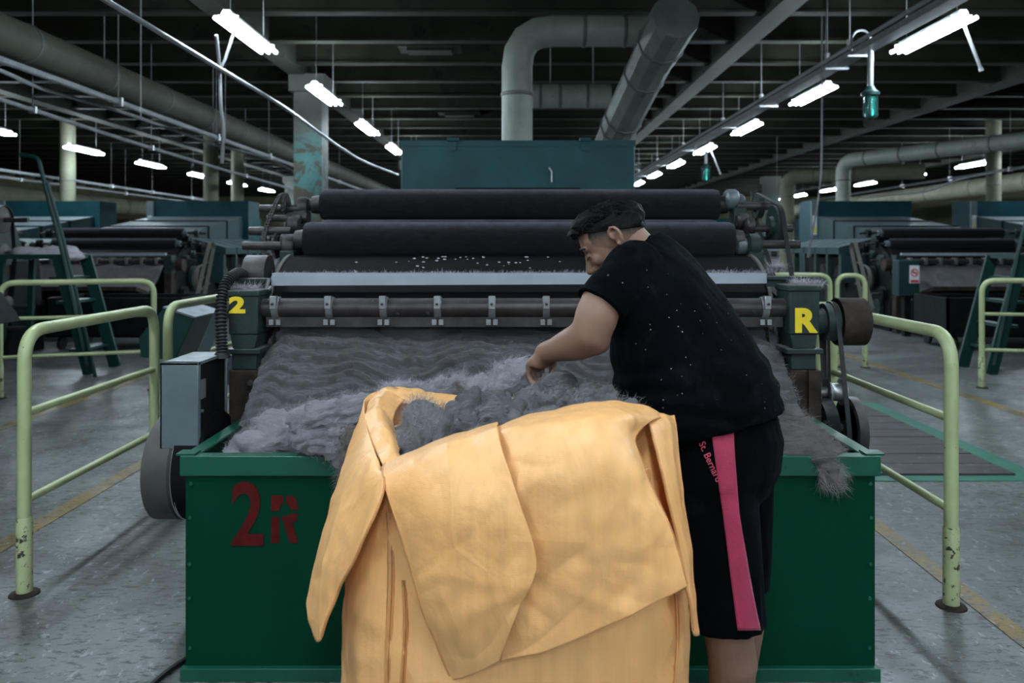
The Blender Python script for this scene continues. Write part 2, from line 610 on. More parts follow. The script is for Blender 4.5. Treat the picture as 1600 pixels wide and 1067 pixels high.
        if bevel:
            b = o.modifiers.new('bevel', 'BEVEL')
            b.width = bevel
            b.segments = 2
            b.limit_method = 'ANGLE'
        if solid:
            s = o.modifiers.new('solid', 'SOLIDIFY')
            s.thickness = solid
            s.offset = 0
        return tag(o, label, cat, group, kind)


def kids(o):
    return [c for c in bpy.data.objects if c.parent == o]


def copy_tree(root, loc, label=None, rotz=None, flip=False):
    r = root.copy()
    COL.objects.link(r)
    r.location = loc
    if rotz is not None:
        r.rotation_euler.z = rotz
    if label:
        r['label'] = label
    for ch in kids(root):
        c = ch.copy()
        COL.objects.link(c)
        c.parent = r
        for g in kids(ch):
            d = g.copy()
            COL.objects.link(d)
            d.parent = c
    return r


def arc(pts, r, n=6):
    """round the inner corners of a polyline"""
    pts = [Vector(p) for p in pts]
    out = [pts[0]]
    for a, b, c in zip(pts, pts[1:], pts[2:]):
        d0, d1 = (a - b).normalized(), (c - b).normalized()
        ang = d0.angle(d1)
        t = min(r / math.tan(ang / 2), (a - b).length * 0.49, (c - b).length * 0.49)
        q0, q1 = b + d0 * t, b + d1 * t
        for k in range(n + 1):
            s = k / n
            out.append(q0 * (1 - s) ** 2 + b * 2 * s * (1 - s) + q1 * s * s)
    out.append(pts[-1])
    return out


def text_mesh(body, size, offset=0.0, extrude=0.0015, shear=0.0):
    cu = bpy.data.curves.new('lettering', 'FONT')
    cu.body = body
    cu.size = size
    cu.offset = offset
    cu.extrude = extrude
    cu.shear = shear
    cu.resolution_u = 6
    ob = bpy.data.objects.new('lettering', cu)
    COL.objects.link(ob)
    dg = bpy.context.evaluated_depsgraph_get()
    me = bpy.data.meshes.new_from_object(ob.evaluated_get(dg))
    vs_ = np.array([v.co[:] for v in me.vertices])
    fs = [tuple(p.vertices) for p in me.polygons]
    bpy.data.objects.remove(ob)
    bpy.data.curves.remove(cu)
    bpy.data.meshes.remove(me)
    return vs_, fs


def lettering(name, body, mat, parent, x0, x1, z0, z1, y, offset=0.0, label=None):
    """upright lettering facing -Y, fitted to a rectangle"""
    v, f = text_mesh(body, 1.0, offset)
    lo, hi = v.min(0), v.max(0)
    q = np.zeros_like(v)
    q[:, 0] = x0 + (v[:, 0] - lo[0]) / (hi[0] - lo[0]) * (x1 - x0)
    q[:, 2] = z0 + (v[:, 1] - lo[1]) / (hi[1] - lo[1]) * (z1 - z0)
    q[:, 1] = y - (v[:, 2] - lo[2])
    mb = MB()
    mb.add(q.tolist(), f)
    return mb.build(name, mat, parent, label=label)


def remesh(mb, voxel, smooth=4, factor=0.5):
    """fuse overlapping closed shapes into one skin"""
    me = bpy.data.meshes.new('t')
    me.from_pydata([tuple(p) for p in mb.v], [], mb.f)
    bm = bmesh.new()
    bm.from_mesh(me)
    bmesh.ops.recalc_face_normals(bm, faces=bm.faces)
    bm.to_mesh(me)
    bm.free()
    ob = bpy.data.objects.new('t', me)
    COL.objects.link(ob)
    r = ob.modifiers.new('r', 'REMESH')
    r.mode = 'VOXEL'
    r.voxel_size = voxel
    if smooth:
        s = ob.modifiers.new('s', 'SMOOTH')
        s.iterations = smooth
        s.factor = factor
    dg = bpy.context.evaluated_depsgraph_get()
    out = bpy.data.meshes.new_from_object(ob.evaluated_get(dg))
    bpy.data.objects.remove(ob)
    bpy.data.meshes.remove(me)
    n = len(out.vertices)
    v = np.empty(n * 3)
    out.vertices.foreach_get('co', v)
    nor = np.empty(n * 3)
    out.vertices.foreach_get('normal', nor)
    f = [tuple(p.vertices) for p in out.polygons]
    bpy.data.meshes.remove(out)
    return v.reshape(-1, 3), nor.reshape(-1, 3), f


def loft(mb, rings, seg=24):
    """rings: (center, axis_a, axis_b) half-axis vectors; closed tube with domed ends"""
    vs_, fs = [], []
    for c, a, b in rings:
        c, a, b = Vector(c), Vector(a), Vector(b)
        for k in range(seg):
            t = 2 * PI * k / seg
            vs_.append(c + a * math.cos(t) + b * math.sin(t))
    n = len(rings)
    for i in range(n - 1):
        for k in range(seg):
            l = (k + 1) % seg
            fs.append((i * seg + k, i * seg + l, (i + 1) * seg + l, (i + 1) * seg + k))
    fs.append(tuple(range(seg))[::-1])
    fs.append(tuple((n - 1) * seg + k for k in range(seg)))
    return mb.add(vs_, fs)


def limb(mb, pts, rs, seg=20, dome=True):
    """tapered round limb through points with half-round ends"""
    pts = [Vector(p) for p in pts]
    rs = list(rs)
    if dome:
        d0 = (pts[0] - pts[1]).normalized()
        d1 = (pts[-1] - pts[-2]).normalized()
        head = [(pts[0] + d0 * rs[0] * s, rs[0] * c) for s, c in ((0.95, 0.3), (0.7, 0.71), (0.35, 0.93))]
        tail = [(pts[-1] + d1 * rs[-1] * s, rs[-1] * c) for s, c in ((0.35, 0.93), (0.7, 0.71), (0.95, 0.3))]
        P_ = [h[0] for h in head] + pts + [t[0] for t in tail]
        R_ = [h[1] for h in head] + rs + [t[1] for t in tail]
    else:
        P_, R_ = pts, rs
    return mb.tube(P_, R_, seg)


def ellipsoid(mb, c, ax, seg=20, rings=12):
    """ax: three half-axis vectors"""
    c = Vector(c)
    a, b, u = [Vector(x) for x in ax]
    vs_, fs = [], []
    for i in range(1, rings):
        t = PI * i / rings
        for k in range(seg):
            s = 2 * PI * k / seg
            vs_.append(c + a * (math.sin(t) * math.cos(s)) + b * (math.sin(t) * math.sin(s)) + u * math.cos(t))
    n = len(vs_)
    vs_ += [c + u, c - u]
    for i in range(rings - 2):
        for k in range(seg):
            l = (k + 1) % seg
            fs.append((i * seg + k, i * seg + l, (i + 1) * seg + l, (i + 1) * seg + k))
    for k in range(seg):
        l = (k + 1) % seg
        fs.append((n, l, k))
        fs.append((n + 1, (rings - 2) * seg + k, (rings - 2) * seg + l))
    return mb.add(vs_, fs)


def catmull(ctrl, n):
    """resample a list of points smoothly to n points"""
    c = np.array([list(p) for p in ctrl], float)
    m = len(c)
    t = np.linspace(0, m - 1, n)
    i = np.minimum(t.astype(int), m - 2)
    f = (t - i)[:, None]
    g = lambda k: c[np.clip(k, 0, m - 1)]
    p0 = np.where((i == 0)[:, None], 2 * c[0] - c[1], g(i - 1))
    p3 = np.where((i == m - 2)[:, None], 2 * c[-1] - c[-2], g(i + 2))
    p1, p2 = g(i), g(i + 1)
    return 0.5 * ((2 * p1) + (-p0 + p2) * f + (2 * p0 - 5 * p1 + 4 * p2 - p3) * f ** 2 + (-p0 + 3 * p1 - 3 * p2 + p3) * f ** 3)


def patch(ctrl, nr, nc):
    """smooth grid nr x nc through a control grid of points"""
    rows = np.array([catmull(r, nc) for r in ctrl])
    return np.array([catmull(rows[:, j], nr) for j in range(nc)]).transpose(1, 0, 2)


def grid_normals(g):
    du = np.gradient(g, axis=0)
    dv = np.gradient(g, axis=1)
    n = np.cross(dv, du)
    return n / (np.linalg.norm(n, axis=2, keepdims=True) + 1e-9)

# ================================================================== THE HALL
def struct(mb, name, mat, parent=None, **k):
    return mb.build(name, mat, parent, kind='structure' if parent is None else None, **k)


X0, X1, Y0, Y1, ZC = -19.0, 19.0, -20.0, 44.0, 4.32
struct(MB().box((X0, Y0, -0.2), (X1, Y1, 0)), 'floor', 'floor_paint')
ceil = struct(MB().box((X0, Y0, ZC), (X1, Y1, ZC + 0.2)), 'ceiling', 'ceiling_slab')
struct(MB().box((X0 - 0.2, Y0, 0), (X0, Y1, ZC)), 'wall_left', 'wall_far')
struct(MB().box((X1, Y0, 0), (X1 + 0.2, Y1, ZC)), 'wall_right', 'wall_far')
struct(MB().box((X0 - 0.2, Y1, 0), (X1 + 0.2, Y1 + 0.2, ZC)), 'wall_back', 'wall_far')
struct(MB().box((X0 - 0.2, Y0 - 0.2, 0), (X1 + 0.2, Y0, ZC)), 'wall_front', 'wall_far')
# joists under the slab, a T-shaped section each, sharing one mesh
first = None
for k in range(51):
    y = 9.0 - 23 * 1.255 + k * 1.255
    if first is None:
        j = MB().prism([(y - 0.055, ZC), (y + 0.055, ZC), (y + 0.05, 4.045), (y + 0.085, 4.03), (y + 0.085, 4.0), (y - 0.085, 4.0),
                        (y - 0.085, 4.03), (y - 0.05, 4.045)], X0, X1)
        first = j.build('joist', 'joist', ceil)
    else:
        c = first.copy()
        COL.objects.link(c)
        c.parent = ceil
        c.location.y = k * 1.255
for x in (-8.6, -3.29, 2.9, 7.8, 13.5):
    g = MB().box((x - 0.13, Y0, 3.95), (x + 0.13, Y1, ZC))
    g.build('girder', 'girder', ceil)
# square roof vents between joists
for px, py, Y in ((672, 78, 10.9), (718, 183, 16.3), (905, 148, 14.2)):
    p = P(px, py, Y)
    v = MB().box((p.x - 0.42, p.y - 0.22, 4.06), (p.x + 0.42, p.y + 0.22, 4.12))
    v.box((p.x - 0.3, p.y - 0.14, 4.02), (p.x + 0.3, p.y + 0.14, 4.06))
    v.build('ceiling_panel', 'joist', ceil)
# pillars
n = 0
for x, y, s in ((-3.14, 12.2, 0.42), (-3.3, 24.4, 0.42), (-8.4, 30.0, 0.5), (9.5, 30.0, 0.5)):
    n += 1
    m = MB().box((x - s / 2, y - s / 2, 0), (x + s / 2, y + s / 2, 3.96))
    m.box((x - s / 2 - 0.06, y - s / 2 - 0.06, 3.7), (x + s / 2 + 0.06, y + s / 2 + 0.06, 3.96))
    struct(m, 'trim_%d' % n, 'pillar_paint', label='square ceiling pillar with peeling teal and cream paint')
# floor lines
for x, wd in ((1.80, 0.085), (4.18, 0.11), (-2.40, 0.10), (-3.95, 0.10)):
    n += 1
    struct(MB().box((x - wd / 2, Y0, 0.0005), (x + wd / 2, 30, 0.003)), 'trim_%d' % n, 'line_yellow', label='worn yellow floor line')
# planked pit cover with a green painted border
pit = bpy.data.objects.new('floor_pit_cover', None)
COL.objects.link(pit)
pit.location = (2.6, 5.9, 0)
ORIGIN[pit] = Vector((2.6, 5.9, 0))
tag(pit, 'dark planked pit cover set in the floor inside a green painted border', 'pit cover')
px0, px1, py0, py1 = 2.02, 3.18, 4.74, 7.08
for lo, hi in (((px0, py0), (px1, py0 + .11)), ((px0, py1 - .13), (px1, py1)), ((px0, py0 + .11), (px0 + .13, py1 - .13)), ((px1 - .15, py0 + .11), (px1, py1 - .13))):
    MB().box((*lo, 0.0005), (*hi, 0.004)).build('border', 'pit_green', pit)
pw = (py1 - py0 - 0.24) / 9
for k in range(9):
    y = py0 + .11 + k * pw
    MB().box((px0 + .135, y + 0.006, 0.0005), (px1 - .155, y + pw - 0.006, 0.014 + 0.004 * random.random())).build('plank', 'plank', pit, bevel=0.002)
MB().box((px0 + .13, py0 + .11, 0.0003), (px1 - .15, py1 - .13, 0.002)).build('bed', 'black_pit', pit)


# ================================================================== LAMPS
def lamp_fixture(label, group, tubes=3, L=1.28):
    t = thing('fluorescent_lamp', (0, 0, 0), label, 'lamp', group)
    w_ = 0.075 * tubes
    tr = MB().prism([(-0.05, 0.05), (0.05, 0.05), (0.03, 0.09), (-0.03, 0.09)], -L / 2 + .08, L / 2 - .08, 'XZ')
    tr.build('tray', 'fixture', t)
    for e in (-1, 1):
        MB().box((-w_ / 2 + .02, e * (L / 2 - .12) - 0.01, 0.005), (w_ / 2 - .02, e * (L / 2 - .12) + 0.01, 0.05)).build('end_plate', 'fixture', t)
    for k in range(tubes):
        x = (k - (tubes - 1) / 2) * 0.075
        MB().tube([(x, -L / 2 + 0.015, 0), (x, L / 2 - 0.015, 0)], 0.018, 8).build('tube', 'tube_light', t)
    for e in (-1, 1):
        MB().tube([(0, e * L * 0.36, 0.085), (0, e * L * 0.36, 0.96)], 0.005, 5).build('hanger', 'wire', t)
    return t


LZ = 3.37
proto = None
ORD = ['nearest', 'second', 'third', 'fourth', 'fifth', 'sixth', 'seventh', 'eighth', 'ninth', 'tenth', 'eleventh', 'twelfth']
rows = [(-2.54, 'in the row running up the left pillar line', range(-8, 12)), (3.9, 'in the row beside the right cable tray', range(-8, 12)),
        (0.3, 'over the aisle in front of the bin', range(-6, -1)),
        (-9.0, 'in the far left row', range(2, 12)), (11.2, 'in the far right row', range(3, 12))]
for x, where, ks in rows:
    vis = 0
    for k in ks:
        y = 7.55 + 3.03 * k - (0.9 if x == 0.3 else 0)
        if (k >= 0):
            lab = '%s lit fluorescent lamp hanging %s' % (ORD[vis], where)
            vis += 1
        else:
            lab = 'lit fluorescent lamp overhead behind the viewpoint, %s' % where
        if proto is None:
            proto = lamp_fixture(lab, 'hanging fluorescent lamps')
            proto.location = (x, y, LZ)
        else:
            o = copy_tree(proto, (x, y, LZ), lab)
            if abs(x) > 8:
                o.location.z = 3.36

# broken cover rods dangling from two lamps
for (a, b, lab) in ((Vector((3.93, 7.05, 3.36)), P(1532, 106, 7.1), 'thin white rod dangling from the nearest right lamp'),
                    (Vector((3.9, 16.2, 3.375)), P(1125, 270, 16.2), 'thin white rod dangling from the fourth right lamp')):
    m = MB().tube([a, b], 0.014, 8)
    m.tube([b, b + Vector((0.01, 0, -0.03))], 0.02, 8)
    m.build('loose_rod', 'fixture', label=lab, cat='rod')


# ================================================================== DUCTS, CONDUITS, CABLES
def duct(name, pts, r, bend, label, mat='duct', rings=(), seg=28, cap=True, n=6, hang=()):
    pts = [Vector(p) for p in pts]
    base = min(pts, key=lambda p: p.z)
    t = thing(name, base, label, 'duct')
    path = arc(pts, bend, n) if len(pts) > 2 else pts
    if isinstance(r, (tuple, list)):
        rr = list(np.linspace(r[0], r[1], len(path)))
    else:
        rr = r
    r0 = r if not isinstance(r, (tuple, list)) else r[0]
    MB().tube(path, rr, seg, caps=cap).build('shell', mat, t, sharp=18)
    if hang:
        for s in hang:
            p = pts[0].lerp(pts[-1], s)
            MB().tube([p + Vector((0, 0, r0 * .9)), Vector((p.x, p.y, ZC))], 0.01, 6).build('hanger', 'wire', t)
    # bands at given distances along the path
    acc = [0]
    for a, b in zip(path, path[1:]):
        acc.append(acc[-1] + (b - a).length)
    for s in rings:
        for i in range(len(path) - 1):
            if acc[i] <= s <= acc[i + 1]:
                f = (s - acc[i]) / (acc[i + 1] - acc[i])
                p = path[i].lerp(path[i + 1], f)
                d = (path[i + 1] - path[i]).normalized()
                q = rr[i] * (1 - f) + rr[i + 1] * f if isinstance(rr, list) else rr
                m = MB().tube([p - d * 0.018, p - d * 0.012, p + d * 0.012, p + d * 0.018], [q * 1.005, q * 1.06, q * 1.06, q * 1.005], seg)
                m.build('joint_band', 'band', t)
    return t


duct('air_duct', [(0, 7.55, 2.30), (0, 7.55, 3.42), (1.40, 7.55, 3.42)], 0.145, 0.34, 'cream air duct rising from the centre hood and bending right',
     rings=(0.52, 1.62, 2.0), n=4)
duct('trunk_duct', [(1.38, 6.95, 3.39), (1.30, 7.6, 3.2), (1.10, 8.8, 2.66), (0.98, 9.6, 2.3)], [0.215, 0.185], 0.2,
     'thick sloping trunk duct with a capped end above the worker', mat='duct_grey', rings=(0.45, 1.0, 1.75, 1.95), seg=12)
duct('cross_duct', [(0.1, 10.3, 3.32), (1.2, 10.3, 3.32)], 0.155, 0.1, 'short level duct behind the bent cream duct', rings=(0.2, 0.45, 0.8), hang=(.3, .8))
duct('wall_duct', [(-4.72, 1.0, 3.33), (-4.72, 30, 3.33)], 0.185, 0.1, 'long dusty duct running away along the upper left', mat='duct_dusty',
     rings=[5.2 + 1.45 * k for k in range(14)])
duct('hood_duct', [(7.05, 17.3, 2.30), (7.05, 17.3, 3.22), (9.4, 13.2, 3.25)], 0.15, 0.3, 'cream elbow duct rising from the hood on the right',
     mat='duct', rings=(0.5, 1.4, 2.2, 3.0, 4.0))
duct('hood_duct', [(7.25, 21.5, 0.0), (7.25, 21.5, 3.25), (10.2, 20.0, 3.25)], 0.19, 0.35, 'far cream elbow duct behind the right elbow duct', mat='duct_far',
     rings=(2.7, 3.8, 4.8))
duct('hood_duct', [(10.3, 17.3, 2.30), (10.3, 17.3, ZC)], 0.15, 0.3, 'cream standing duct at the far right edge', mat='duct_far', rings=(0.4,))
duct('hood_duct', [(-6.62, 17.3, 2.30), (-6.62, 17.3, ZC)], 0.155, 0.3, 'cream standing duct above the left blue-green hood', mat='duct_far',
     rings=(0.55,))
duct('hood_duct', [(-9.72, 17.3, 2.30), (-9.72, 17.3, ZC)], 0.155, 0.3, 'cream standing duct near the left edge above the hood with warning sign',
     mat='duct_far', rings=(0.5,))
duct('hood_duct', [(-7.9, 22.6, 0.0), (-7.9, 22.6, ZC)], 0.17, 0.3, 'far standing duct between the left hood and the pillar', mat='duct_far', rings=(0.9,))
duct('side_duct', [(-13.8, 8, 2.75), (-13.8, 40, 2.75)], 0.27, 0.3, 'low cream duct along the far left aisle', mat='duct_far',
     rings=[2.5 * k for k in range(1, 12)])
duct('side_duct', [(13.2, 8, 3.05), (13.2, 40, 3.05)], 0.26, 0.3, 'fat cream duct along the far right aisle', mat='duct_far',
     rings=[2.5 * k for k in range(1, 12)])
duct('side_duct', [(-5.2, 30, 2.75), (-2.0, 30, 2.75)], 0.3, 0.3, 'level cream duct seen in the gap right of the pillar', mat='duct_far', rings=(1, 2), hang=(.3, .8))


def conduit(name, pts, r, label, mat='conduit', cat='conduit', smooth=0, clips=()):
    pts = [Vector(p) for p in pts]
    if smooth:
        pts = [Vector(p) for p in catmull(pts, smooth)]
    t = thing(name, pts[0], label, cat)
    MB().tube(pts, r, 8).build('pipe', mat, t)
    for s in clips:
        i = int(s * (len(pts) - 1))
        f = s * (len(pts) - 1) - i
        p = pts[i].lerp(pts[min(i + 1, len(pts) - 1)], f)
        MB().box(p - Vector((r * 1.5, 0.02, r * 1.5)), p + Vector((r * 1.5, 0.02, r * 1.5))).build('clip', 'steel', t)
        MB().tube([p, Vector((p.x, p.y, ZC))], 0.006, 5).build('hanger', 'wire', t)
    return t


conduit('pipe_run', [(-4.5, 3.0, 3.02), (-4.5, 26, 3.0)], 0.033, 'straight pale pipe under the long left duct', cat='pipe', clips=(0.14, 0.262, 0.39, 0.5, 0.62, 0.75))
conduit('cable', [P(-60, 90, 6.4), P(0, 110, 7), P(70, 140, 8), P(150, 163, 9), P(200, 178, 9.9), P(240, 192, 10.6), P(300, 213, 11.5), P(350, 230, 13), P(420, 248, 15), P(460, 268, 17)],
        0.02, 'sagging cable under the pale left pipe', cat='cable', smooth=50)
conduit('pipe_run', [P(-60, 136, 7.2), P(0, 155, 7.7), P(200, 220, 10.6), P(345, 264, 14.2), P(495, 306, 19.6)], 0.023, 'lower thin lint-covered pipe on the left', cat='pipe', clips=(0.3, 0.55, 0.8))
conduit('pipe_run', [P(120, -24, 4.9), P(165, 0, 5.25), P(345, 108, 7.3), P(440, 165, 9.2), P(500, 208, 11), P(540, 236, 12.6), P(575, 255, 14.5), P(622, 273, 18)],
        0.020, 'thin bowed pipe crossing under the left lamp row', cat='pipe', smooth=40)
conduit('cable', [P(338, 55, 7.1), P(343, 108, 7.3), P(345, 165, 7.3), P(349, 200, 7.3), P(347, 255, 7.3)], 0.016, 'lint-coated cord hanging below the nearest left lamp', cat='cord', smooth=20, mat='wire')
conduit('cable', [P(364, 55, 7.3), P(352, 92, 7.3), P(344, 110, 7.3)], 0.014, 'short forked cord beside the nearest left lamp', cat='cord', mat='wire')
tray = thing('cable_tray', (3.55, 4.6, 3.4), 'grey cable tray running beside the right lamp row', 'cable tray')
MB().prism([(3.47, 3.37), (3.63, 3.37), (3.63, 3.43), (3.615, 3.43), (3.615, 3.385), (3.485, 3.385), (3.485, 3.43), (3.47, 3.43)], 4.6, 30, 'XZ').build('channel', 'conduit', tray)
MB().tube([(3.44, 4.6, 3.46), (3.44, 9, 3.45), (3.44, 14, 3.46), (3.44, 30, 3.45)], 0.022, 8).build('pipe', 'conduit', tray)
MB().tube([Vector(p) for p in catmull([(3.56, 4.6, 3.44), (3.6, 6, 3.47), (3.5, 8, 3.43), (3.58, 10, 3.46), (3.52, 13, 3.43), (3.58, 18, 3.45)], 40)], 0.014, 6).build('cable', 'wire', tray)
for y in (6.2, 8.3, 8.9, 11.3, 13.4, 16.6, 19.7, 22.7, 25.7):
    MB().tube([(3.45, y, 3.40), (3.45, y, ZC)], 0.008, 6).build('hanger', 'wire', tray)
    MB().box((3.42, y - 0.025, 3.35), (3.68, y + 0.025, 3.37)).build('bracket', 'steel', tray)
    MB().lathe([(-0.03, 0.0), (-0.03, 0.03), (0.03, 0.03), (0.03, 0)], (3.45, y, 3.50), 'Z', 10).build('nut', 'steel', tray)
conduit('pipe_run', [(10.0, 9, 2.95), (10.0, 28, 2.92)], 0.03, 'pale pipe slanting across the upper right background', cat='pipe', clips=(0.2, 0.38, 0.5, 0.62))
conduit('cable', [P(1570, 266, 13), P(1500, 280, 14.3), P(1450, 298, 15.6), P(1400, 304, 17), P(1350, 309, 19)], 0.02, 'sagging cable under the upper right pipe', cat='cable', smooth=30)
conduit('pipe_run', [(-10.4, 9, 2.92), (-10.4, 32, 2.9)], 0.034, 'pale pipe crossing behind the far left lamps', cat='pipe', clips=(0.2, 0.3, 0.4, 0.5, 0.6, 0.72))
conduit('pipe_run', [(-10.6, 9, 2.80), (-10.6, 32, 2.8)], 0.03, 'second pale pipe just below the far left pipe', cat='pipe', clips=(0.35, 0.55))
conduit('cable', [Vector((3.62, 9.5, ZC)), P(1284, 195, 9.5), P(1282, 280, 9.5), P(1272, 350, 9.5), P(1262, 402, 9.6)], 0.012, 'pale cord hanging down in front of the right hood', cat='cord', smooth=16, mat='wire')
for px, y0, y1, Y in ((220, 60, 182, 8.7), (163, 80, 148, 9.2), (333, 120, 228, 12), (352, 130, 220, 12), (1214, 380, 262, 20)):
    a = P(px, min(y0, y1), Y)
    conduit('hanging_wire', [Vector((a.x, a.y, ZC)), P(px, max(y0, y1), Y)], 0.007, 'thin wire hanging from the ceiling at %s' % {220: 'the pale left pipe', 163: 'the long left duct', 333: 'the left of two wires by the left pipe', 352: 'the right of two wires by the left pipe', 1214: 'the far right background'}[px], cat='wire', mat='wire')


def pendant_lamp(px, ytop, ymid, ybot, Y, label):
    c = P(px, ymid, Y)
    t = thing('pendant_lamp', P(px, ybot, Y), label, 'lamp', 'green glass pendant lamps')
    s = (ybot - ymid) * Y / F
    top = EYE - (ytop - CY) * Y / F
    zb = c.z - s
    MB().tube([(c.x, Y, c.z), (c.x, Y, top)], 0.028 * s / 0.32, 10).build('stem', 'conduit', t)
    MB().tube([Vector(p) for p in catmull([(c.x, Y, top - 0.02), (c.x, Y, top + .12), (c.x - .05, Y, top + .2), (c.x - .14, Y, top + .2), (c.x - .19, Y, top + .12), (c.x - .19, Y, top)], 20)], 0.012, 8).build('loop', 'conduit', t)
    k = s / 0.32
    MB().lathe([(0, 0.0), (0, 0.035 * k), (-0.03 * k, 0.05 * k), (-0.06 * k, 0.085 * k), (-0.09 * k, 0.085 * k), (-0.09 * k, 0)], (c.x, Y, c.z), 'Z', 16).build('cap', 'sign_pole', t)
    MB().lathe([(-0.09 * k, 0.0), (-0.09 * k, 0.055 * k), (-0.2 * k, 0.058 * k), (-0.29 * k, 0.05 * k), (-0.31 * k, 0.0)], (c.x, Y, c.z), 'Z', 16).build('glass', 'green_glass', t)
    for q in range(6):
        a = q * PI / 3
        dx, dy = math.cos(a) * 0.07 * k, math.sin(a) * 0.07 * k
        MB().tube([(c.x + dx, Y + dy, c.z - 0.08 * k), (c.x + dx, Y + dy, c.z - 0.29 * k), (c.x, Y, c.z - 0.33 * k)], 0.006 * k, 5).build('cage_bar', 'sign_pole', t)
    return t


pendant_lamp(1360, 80, 135, 186, 8.05, 'green glass caged pendant lamp hanging below the right cable tray')
pendant_lamp(1103, 236, 256, 284, 15.0, 'small distant green glass pendant lamp near the top roller')


# ================================================================== GUARD RAILS
def guard_rail(a, b, label, H=1.08, r=0.026, mids=(0.726, 0.374), rm=0.0165, bend=0.13, sleeve=0.31):
    """bent tube hoop between two floor points with two straight mid rails"""
    a, b = Vector((*a, 0)), Vector((*b, 0))
    t = thing('guard_rail', (a + b) / 2, label, 'guard rail', 'pale yellow-green guard rails')
    up = Vector((0, 0, H - r))
    MB().tube(arc([a, a + up, b + up, b], bend, 8), r, 16).build('hoop', 'rail_paint', t)
    d = (b - a).normalized()
    for z in mids:
        MB().tube([a + d * 0.01 + Vector((0, 0, z)), b - d * 0.01 + Vector((0, 0, z))], rm, 12).build('mid_rail', 'rail_paint', t)
    for p in (a, b):
        if sleeve:
            MB().tube([p, p + Vector((0, 0, sleeve - .006)), p + Vector((0, 0, sleeve))], [r * 1.16, r * 1.16, r * 1.02], 16).build('sleeve', 'rail_worn', t)
        MB().lathe([(0, r * 2.2), (0.006, r * 2.1), (0.012, r * 1.5), (0.012, 0)], p, 'Z', 16).build('foot_plate', 'rust', t)
    return t


guard_rail((1.682, 3.10), (1.682, 4.27), 'guard rail standing in front of the planked pit on the right')
guard_rail((-1.977, 3.21), (-1.977, 4.36), 'nearest guard rail on the left, beside the grey motor guard')
guard_rail((-1.965, 4.50), (-1.965, 5.75), 'second left guard rail right behind the nearest one')
guard_rail((-4.72, 7.3), (-3.52, 7.75), 'left guard rail in front of the steps, across the aisle')
guard_rail((-6.1, 7.0), (-4.84, 7.2), 'guard rail cut off by the left picture edge')
guard_rail((-2.95, 9.3), (-1.6, 9.9), 'small distant guard rail behind the number 2 block')
guard_rail((2.75, 9.4), (3.62, 9.25), 'far right guard rail on the left of a pair')
guard_rail((3.68, 9.2), (3.98, 9.15), 'narrow far right guard rail on the right of a pair')
guard_rail((4.56, 7.85), (6.4, 7.5), 'guard rail in front of the green steps at the right edge')
guard_rail((1.66, 4.42), (1.66, 5.3), 'guard rail behind the drive pulleys on the right')


# ================================================================== CENTRE CARDING MACHINE
cm = thing('carding_machine', (0.03, 3.9, 0), 'large carding machine with black cloth rollers behind the green bin', 'machine')


def roller(c, r, L, parent, mat='roller_cloth', shaft=0.03, ext=(0.12, 0.12), seg=48):
    c = Vector(c)
    o = MB().lathe([(-L / 2, 0), (-L / 2, r * 0.93), (-L / 2 + 0.02, r), (L / 2 - 0.02, r), (L / 2, r * 0.93), (L / 2, 0)], c, 'X', seg).build('roller', mat, parent)
    MB().tube([c - Vector((L / 2 + ext[0], 0, 0)), c + Vector((L / 2 + ext[1], 0, 0))], shaft, 14).build('shaft', 'iron', o)
    for s, e in ((-1, 0), (1, 1)):
        MB().lathe([(0, 0), (0, r * 0.62), (s * 0.05, r * 0.55), (s * 0.07, 0)], c + Vector((s * L / 2, 0, 0)), 'X', 20).build('end_boss', 'iron', o)
    return o


R1c, R2c = (0.014, 4.17, 1.610), (0.010, 3.89, 1.424)
roller(R1c, 0.081, 2.06, cm)
roller(R2c, 0.088, 2.07, cm)
roller((0.01, 4.08, 1.47), 0.06, 2.0, cm, ext=(0.05, 0.05))
dof = MB().lathe([(-1.10, 0), (-1.10, 0.40), (-1.085, 0.42), (1.085, 0.42), (1.10, 0.40), (1.10, 0)], (0.015, 3.86, 0.93), 'X', 64).build('doffer', 'doffer_wire', cm)
for s in (-1, 1):
    MB().lathe([(0, 0.425), (s * 0.012, 0.428), (s * 0.012, 0.37), (0, 0.37)], (0.015 + s * 1.095, 3.86, 0.93), 'X', 64).build('rim_ring', 'belt_tan', dof)
MB().lathe([(-1.03, 0), (-1.03, 0.62), (1.03, 0.62), (1.03, 0)], (0.015, 4.75, 1.02), 'X', 48).build('main_cylinder', 'machine_dark', cm)
# side frames
for s in (-1, 1):
    x = 0.02 + s * 1.17
    f = MB().prism([(3.45, 0), (6.9, 0), (6.9, 1.25), (5.2, 1.42), (4.35, 1.5), (4.05, 1.38), (3.75, 1.22), (3.5, 1.15), (3.4, 0.9)], x - 0.03, x + 0.03)
    f.build('side_frame', 'machine_dark', cm)
for k in range(3):
    y0 = 5.3 + k * 0.6
    MB().prism([(y0, 1.3), (y0 + 0.58, 1.3), (y0 + 0.58, 1.62 + 0.12 * k), (y0 + 0.08, 1.6 + 0.12 * k), (y0, 1.5 + 0.1 * k)], -1.0, 1.05).build('cover', 'teal_cover', cm, bevel=0.006)
